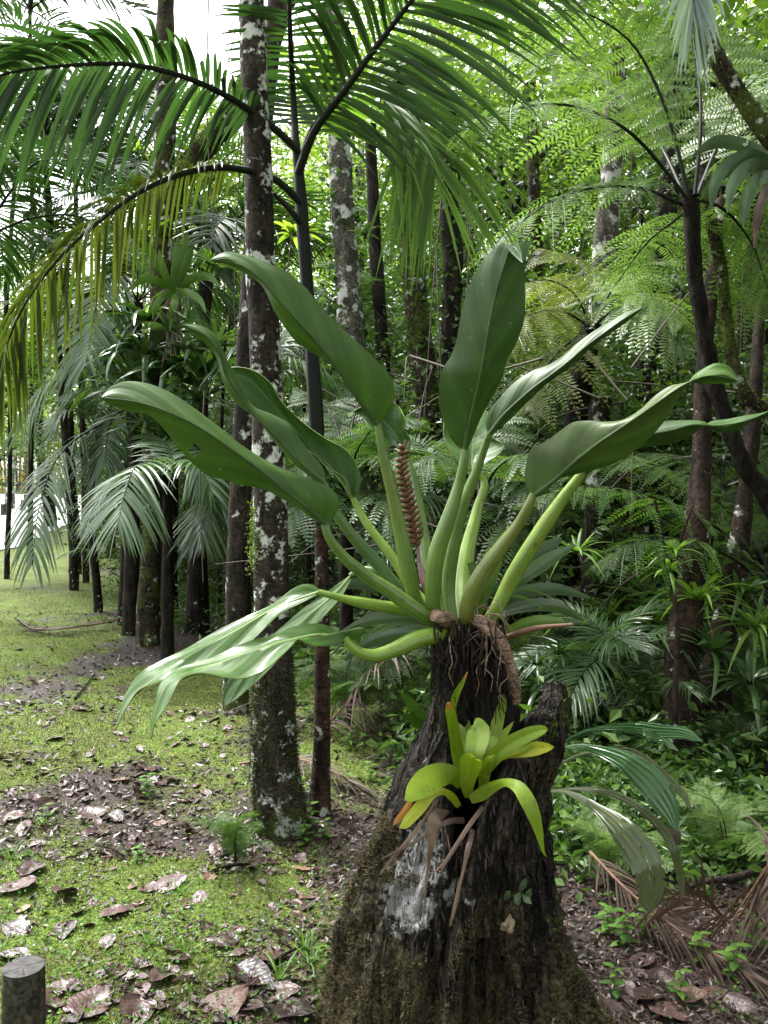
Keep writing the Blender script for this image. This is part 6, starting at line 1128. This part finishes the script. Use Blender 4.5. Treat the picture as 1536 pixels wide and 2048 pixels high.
# ------------------------------------------------------------------ things lying on the ground
def gat(px, py):
    d = 1.6*F/max(20, py-HY)
    for _ in range(30):
        x = (px-CX)/F*d; z = float(gz(np.array(x), np.array(d))); d = .5*d + .5*(CAMH-z)*F/max(15, py-HY)
    x = (px-CX)/F*d; return np.array([x, d, float(gz(np.array(x), np.array(d)))])
def dead_leaf_mesh(seed):
    g_ = np.random.default_rng(seed); n, m = 15, 9; u = np.linspace(0, 1, n)[:, None]; c = np.linspace(-1, 1, m)[None]
    w_ = .40*np.sin(np.pi*u**.72)**.75*(1-.15*u); cur, rol = g_.normal(0, .25), g_.uniform(.05, .5)
    x = c*w_*(1-.25*rol*np.abs(c)); y = u-.5 + 0*c; z = .10*np.abs(c)*w_*2*g_.uniform(.2, 1.5) + rol*.35*(c*w_)**2*4*.4 + cur*(u-.5)**2*.9 + .035*vnoise(np.stack([np.broadcast_to(u*4, (n, m)).ravel(), np.broadcast_to(c*2.5, (n, m)).ravel(), np.full(n*m, seed*3.1)], -1), seed).reshape(n, m) + .03*vnoise(np.stack([np.broadcast_to(u*9, (n, m)).ravel(), np.broadcast_to(c*5, (n, m)).ravel(), np.full(n*m, seed*1.7)], -1), seed+3).reshape(n, m) + .0002*np.sin(u*55-np.abs(c)*5)
    V = np.stack([x, y, z - z.min()*.8], -1); i = np.arange(n-1)[:, None]*m; j = np.arange(m-1)[None]
    mb = MB(); mb.add(V, np.stack([i+j, i+j+1, i+m+j+1, i+m+j], -1).reshape(-1, 4), .5, np.stack(np.broadcast_arrays(u, c), -1))
    tube(mb, [(0, .5, V[-1, m//2, 2]), (.04, .62, V[-1, m//2, 2]+.02), (.03, .72, .01)], [.010, .008, .006], 5, n=6); return mb
def deadmat(name, c1, c2, rough):
    m, t, b, out = newmat(name); oi = t.nodes.new('ShaderNodeObjectInfo'); co = objco(t); n1 = noise(t, 5, 4, .6, co)
    f = math_(t, 'ADD', math_(t, 'MULTIPLY', oi.outputs['Random'], .6), math_(t, 'MULTIPLY', n1.outputs['Fac'], .6)); col = ramp(t, f, [(.3, c1), (.9, c2)])
    uvn = t.nodes.new('ShaderNodeUVMap'); sep = t.nodes.new('ShaderNodeSeparateXYZ'); t.links.new(uvn.outputs[0], sep.inputs[0]); av = math_(t, 'ABSOLUTE', sep.outputs['Y'])
    st = math_(t, 'SINE', math_(t, 'ADD', math_(t, 'MULTIPLY', sep.outputs['X'], 60.), math_(t, 'MULTIPLY', av, -14.))); col = mix(t, .6, col, ramp(t, st, [(0, .95), (.85, .97), (1, 1.2)]), 'MULTIPLY')
    col = mix(t, ramp(t, av, [(.02, .5), (.07, 0)]), col, c2)
    t.links.new(col, b.inputs['Base Color']); b.inputs['Roughness'].default_value = rough; b.inputs['Specular IOR Level'].default_value = .4; bump(t, math_(t, 'ADD', math_(t, 'MULTIPLY', st, .03), n1.outputs['Fac']), b, .3, .02); return m
DM = [deadmat('wet_dead_leaf', (.018, .010, .009), (.085, .05, .045), .33), deadmat('dry_dead_leaf', (.075, .038, .024), (.17, .095, .062), .5), deadmat('pale_dead_leaf', (.075, .052, .05), (.17, .125, .125), .36)]
DLM = [[mb_.mesh('dead_leaf', [DM[q]]) for mb_ in [dead_leaf_mesh(800+k) for k in range(6)]] for q in range(3)]
g = np.random.default_rng(97)
big = [(240, 1825, .17, 0), (130, 1865, .13, 0), (130, 1790, .17, 0), (345, 1775, .17, 2), (300, 1780, .12, 0), (610, 1740, .16, 1), (600, 1722, .12, 0), (618, 1800, .10, 1), (190, 1630, .19, 0), (90, 1620, .20, 0), (75, 1600, .14, 0), (300, 1540, .17, 0), (235, 1562, .13, 1), (510, 1965, .20, 0), (450, 2015, .22, 1), (355, 1920, .10, 0), (440, 1885, .15, 0), (185, 2010, .18, 0), (100, 2000, .18, 0), (150, 2035, .16, 0), (320, 1960, .12, 0), (545, 1915, .15, 0), (560, 1990, .16, 0), (270, 2035, .16, 0), (30, 1780, .2, 0), (60, 1745, .15, 0), (50, 1660, .15, 0), (20, 1640, .17, 0), (110, 1480, .13, 0), (30, 1600, .15, 0), (160, 1420, .14, 0), (110, 1350, .12, 0), (215, 1890, .1, 0), (405, 1800, .09, 2), (420, 1755, .08, 1), (260, 1700, .1, 0), (380, 1665, .08, 0), (330, 1570, .12, 0), (160, 1580, .12, 0), (350, 1490, .1, 0), (250, 1480, .1, 0), (180, 1510, .09, 0), (60, 1360, .1, 0), (75, 1325, .1, 0), (40, 1300, .1, 0), (240, 1400, .12, 0), (210, 1425, .1, 0), (500, 1740, .08, 0), (430, 1700, .09, 0), (230, 1640, .14, 0), (280, 1590, .12, 0), (340, 1430, .11, 0), (460, 1420, .12, 1), (430, 1440, .1, 0), (380, 1440, .1, 0), (30, 1860, .16, 0), (20, 1920, .14, 0), (1290, 1930, .14, 0), (1250, 1990, .15, 0), (1330, 1960, .16, 0), (1380, 2000, .14, 1), (1340, 2030, .15, 0), (1430, 1990, .13, 0), (1270, 1950, .1, 0), (1220, 2020, .14, 0), (1480, 2020, .13, 0), (590, 2030, .17, 0), (500, 2020, .12, 0), (1300, 2000, .13, 0)]
rest = []
while len(rest) < 200:
    px, py = g.uniform(-10, 640), 1230 + 820*g.random()**.8
    if px > 520+.1*(py-1300) and py < 1650: continue
    p = gat(px, py)
    if mossmask(np.array([p[0]]), np.array([p[1]]))[0] > .8 and g.random() < .75: continue
    rest.append((px, py, g.uniform(.04, .095), g.choice([0, 0, 0, 0, 0, 0, 0, 1, 2])))
DG = ['dark wet dead leaf lying among the ground litter', 'dry tan brown dead leaf lying among the ground litter', 'pale greyish mauve dead leaf lying among the ground litter']
for px, py, s, q in big + rest:
    p = gat(px, py); o = bpy.data.objects.new('dead_leaf', DLM[q][int(g.integers(6))]); C.objects.link(o)
    o.location = (p[0], p[1], p[2]+.004); o.rotation_euler = (g.normal(0, .22), g.normal(0, .22), g.uniform(0, 6.28)); s *= .86; o.scale = (s*g.uniform(.8, 1.15), s, s)
    tag(o, DG[q], 'dead leaf', ['dark wet dead leaves', 'dry tan dead leaves', 'pale mauve dead leaves'][q])
def dead_frond(label, ctrl, mat='palm_dead', **k):
    r = thing('dead_palm_frond', label, 'palm frond', ctrl[0]); mb = MB(); ms = MB(); palm_frond(mb, ctrl, stalk=ms, **k); o = mb.build('leaflet_fan', M[mat], r); ms.build('frond_stalk', M['stalk_brown'], r)
G = lambda px, py, h=.03: gat(px, py)+UP*h
dead_frond('brown dead palm frond arched over the ground at the lower right edge', [G(1720, 1990, .25), G(1560, 1930, .35), P(1450, 1840, 3.1), P(1390, 1800, 3.1), P(1330, 1790, 3.05)], pairs=34, L=.34, wid=.006, droop=.5, fwd=.35, lift=.1, s0=.05, r0=.009, seed=91, side=(.55, -.2, .8), tipmin=.6)
dead_frond('long brown dead frond lying beside the stump foot on the right', [G(1180, 1815, .22), G(1260, 1860, .14), G(1350, 1900, .08), G(1450, 1950, .05), G(1560, 2010, .04)], pairs=40, L=.22, wid=.005, droop=.3, fwd=.9, lift=.1, s0=.0, r0=.008, seed=92)
dead_frond('reddish brown dead frond on the moss by the lawn edge trunks', [G(290, 1242, .1), G(200, 1262, .08), G(110, 1268, .05), G(30, 1242, .03)], pairs=34, L=.3, wid=.010, droop=.2, fwd=.9, lift=.1, s0=.05, r0=.015, seed=93)
dead_frond('orange brown dead frond lying behind the slim palm foot', [G(480, 1545, .05), G(560, 1545, .08), G(640, 1560, .08), G(740, 1610, .05)], pairs=36, L=.22, wid=.006, droop=.25, fwd=.9, lift=.1, s0=.05, r0=.008, seed=94)
dead_frond('greyish dead frond slanting behind the stump on the left', [G(640, 1480, .05), P(700, 1400, 5.4), P(760, 1330, 5.3), P(830, 1270, 5.2)], pairs=36, L=.42, wid=.007, droop=.7, fwd=.5, lift=.1, s0=.05, r0=.01, seed=95)
for k, (a, b_, r) in enumerate([((425, 1748), (500, 1738), .010), ((440, 1720), (540, 1690), .007), ((150, 1400), (190, 1350), .008), ((250, 1720), (190, 1700), .006), ((520, 1950), (600, 1905), .007)]):
    pa, pb_ = G(*a, .012), G(*b_, .02); mb = MB(); tube(mb, [pa, (pa+pb_)/2+np.array([.01, .01, .006]), pb_], [r, r*.9, r*.5], 8, n=16, amp=.2, seed=k)
    tag(mb.build('fallen_stick', M['bark_dark'], off=pa), f'thin dark fallen stick on the moss, {ORD[sorted([425, 440, 150, 250, 520]).index(a[0])]} from the left', 'stick', 'fallen sticks on the moss')
mb = MB(); tube(mb, [P(1690, 1640, 3.6), P(1560, 1715, 3.5), P(1470, 1755, 3.4), P(1400, 1765, 3.4), P(1330, 1800, 3.4)], [.03, .025, .018, .012, .006], 10, n=40, amp=.2, seed=5); tag(mb.build('fallen_branch', M['bark_dark'], off=P(1690, 1640, 3.6)), 'dark bent fallen branch crossing the undergrowth at the right edge', 'branch')
# seedlings and grass
def seedling_mesh(seed, n=9, L=.06):
    g_ = np.random.default_rng(seed); mb = MB(); tube(mb, [(0, 0, -.01), (.005, 0, L), (0, .01, L*2)], [.0025, .002, .001], 5, n=6)
    for k in range(n):
        a = k*2.4; z = L*2*(k+1)/n; u = np.linspace(0, 1, 6)[:, None]; l = L*g_.uniform(.7, 1.2)
        path = np.array([0, 0, z]) + l*(np.array([math.cos(a), math.sin(a), .35])*u - UP*.4*u**2); strip(mb, path, l*.26*np.array([.25, .8, 1, .85, .5, .05]), np.broadcast_to([-math.sin(a), math.cos(a), 0], (6, 3)), .2, tint=g_.random())
    return mb.mesh('seedling', [M['weed']])
SM = [seedling_mesh(900+k, 9+k*2) for k in range(3)]
def grass_mesh(seed, n=12, L=.14):
    mb = MB(); rosette(mb, n, L, .0028, seed, up=1.3, droop=.7); return mb.mesh('grass_tuft', [M['weed']])
GM_ = [grass_mesh(910+k) for k in range(3)]
SEED = [(600, 1590, 1.3), (620, 1655, 1.6), (650, 1680, 1.2), (610, 1690, 1.3), (590, 1410, 1.6), (620, 1440, 1.8), (640, 1360, 1.6), (700, 1500, 1.5), (295, 1590, 1.5), (90, 1650, 1.3), (600, 1130, 3.5), (360, 1200, 3), (350, 1260, 3), (385, 1150, 3), (470, 1200, 3), (275, 1725, 1.0), (1250, 1890, 1.6), (1290, 1880, 1.4), (1215, 1870, 1.5), (1400, 1930, 1.5), (1360, 2000, 1.2), (1230, 1990, 1.2), (1470, 1960, 1.6), (1505, 1900, 1.8), (700, 1580, 1.2), (740, 1560, 1.4), (680, 1440, 1.8), (560, 1500, 1.2)]
for k, (px, py, s) in enumerate(sorted(SEED)):
    p = gat(px, py) if py > 1250 else gp(px, 0, {600: 7, 360: 9, 350: 8.5, 385: 10, 470: 8}[px])
    o = bpy.data.objects.new('seedling', SM[k % 3]); C.objects.link(o); s *= .62; o.location = p; o.rotation_euler = (0, 0, k*1.3); o.scale = (s,)*3
    half, kk = ('left', k) if k < 14 else ('right', len(SEED)-1-k); tag(o, f'small green leafy seedling on the ground, {ORD[kk]} counted from the {half}', 'seedling', 'seedlings on the ground')
for k, (px, py, s) in enumerate(sorted([(610, 1900, 1.2), (620, 1930, 1.0), (725, 1960, 1.2), (360, 1790, .9), (370, 1910, .9), (20, 1720, 1.0), (120, 1800, .8), (300, 1890, .9), (490, 1690, .8)])):
    p = gat(px if px < 640 else 560, py); o = bpy.data.objects.new('grass_tuft', GM_[k % 3]); C.objects.link(o); o.location = p; o.rotation_euler = (0, 0, k); o.scale = (s,)*3
    tag(o, f'thin green grass tuft on the moss, {ORD[k]} from the left', 'grass tuft', 'grass tufts on the moss')
b = gat(470, 1735); tt = thing('small_fern', 'small bluish fern on the moss just left of the lichen tree foot', 'fern', b); ms = fmesh('fern_dark', 'fern')
for q in range(6): inst('frond', ms[q % 3], tt, (0, 0, .01), Euler((0, -.5-.1*q, q*1.05)), .12+.02*q)
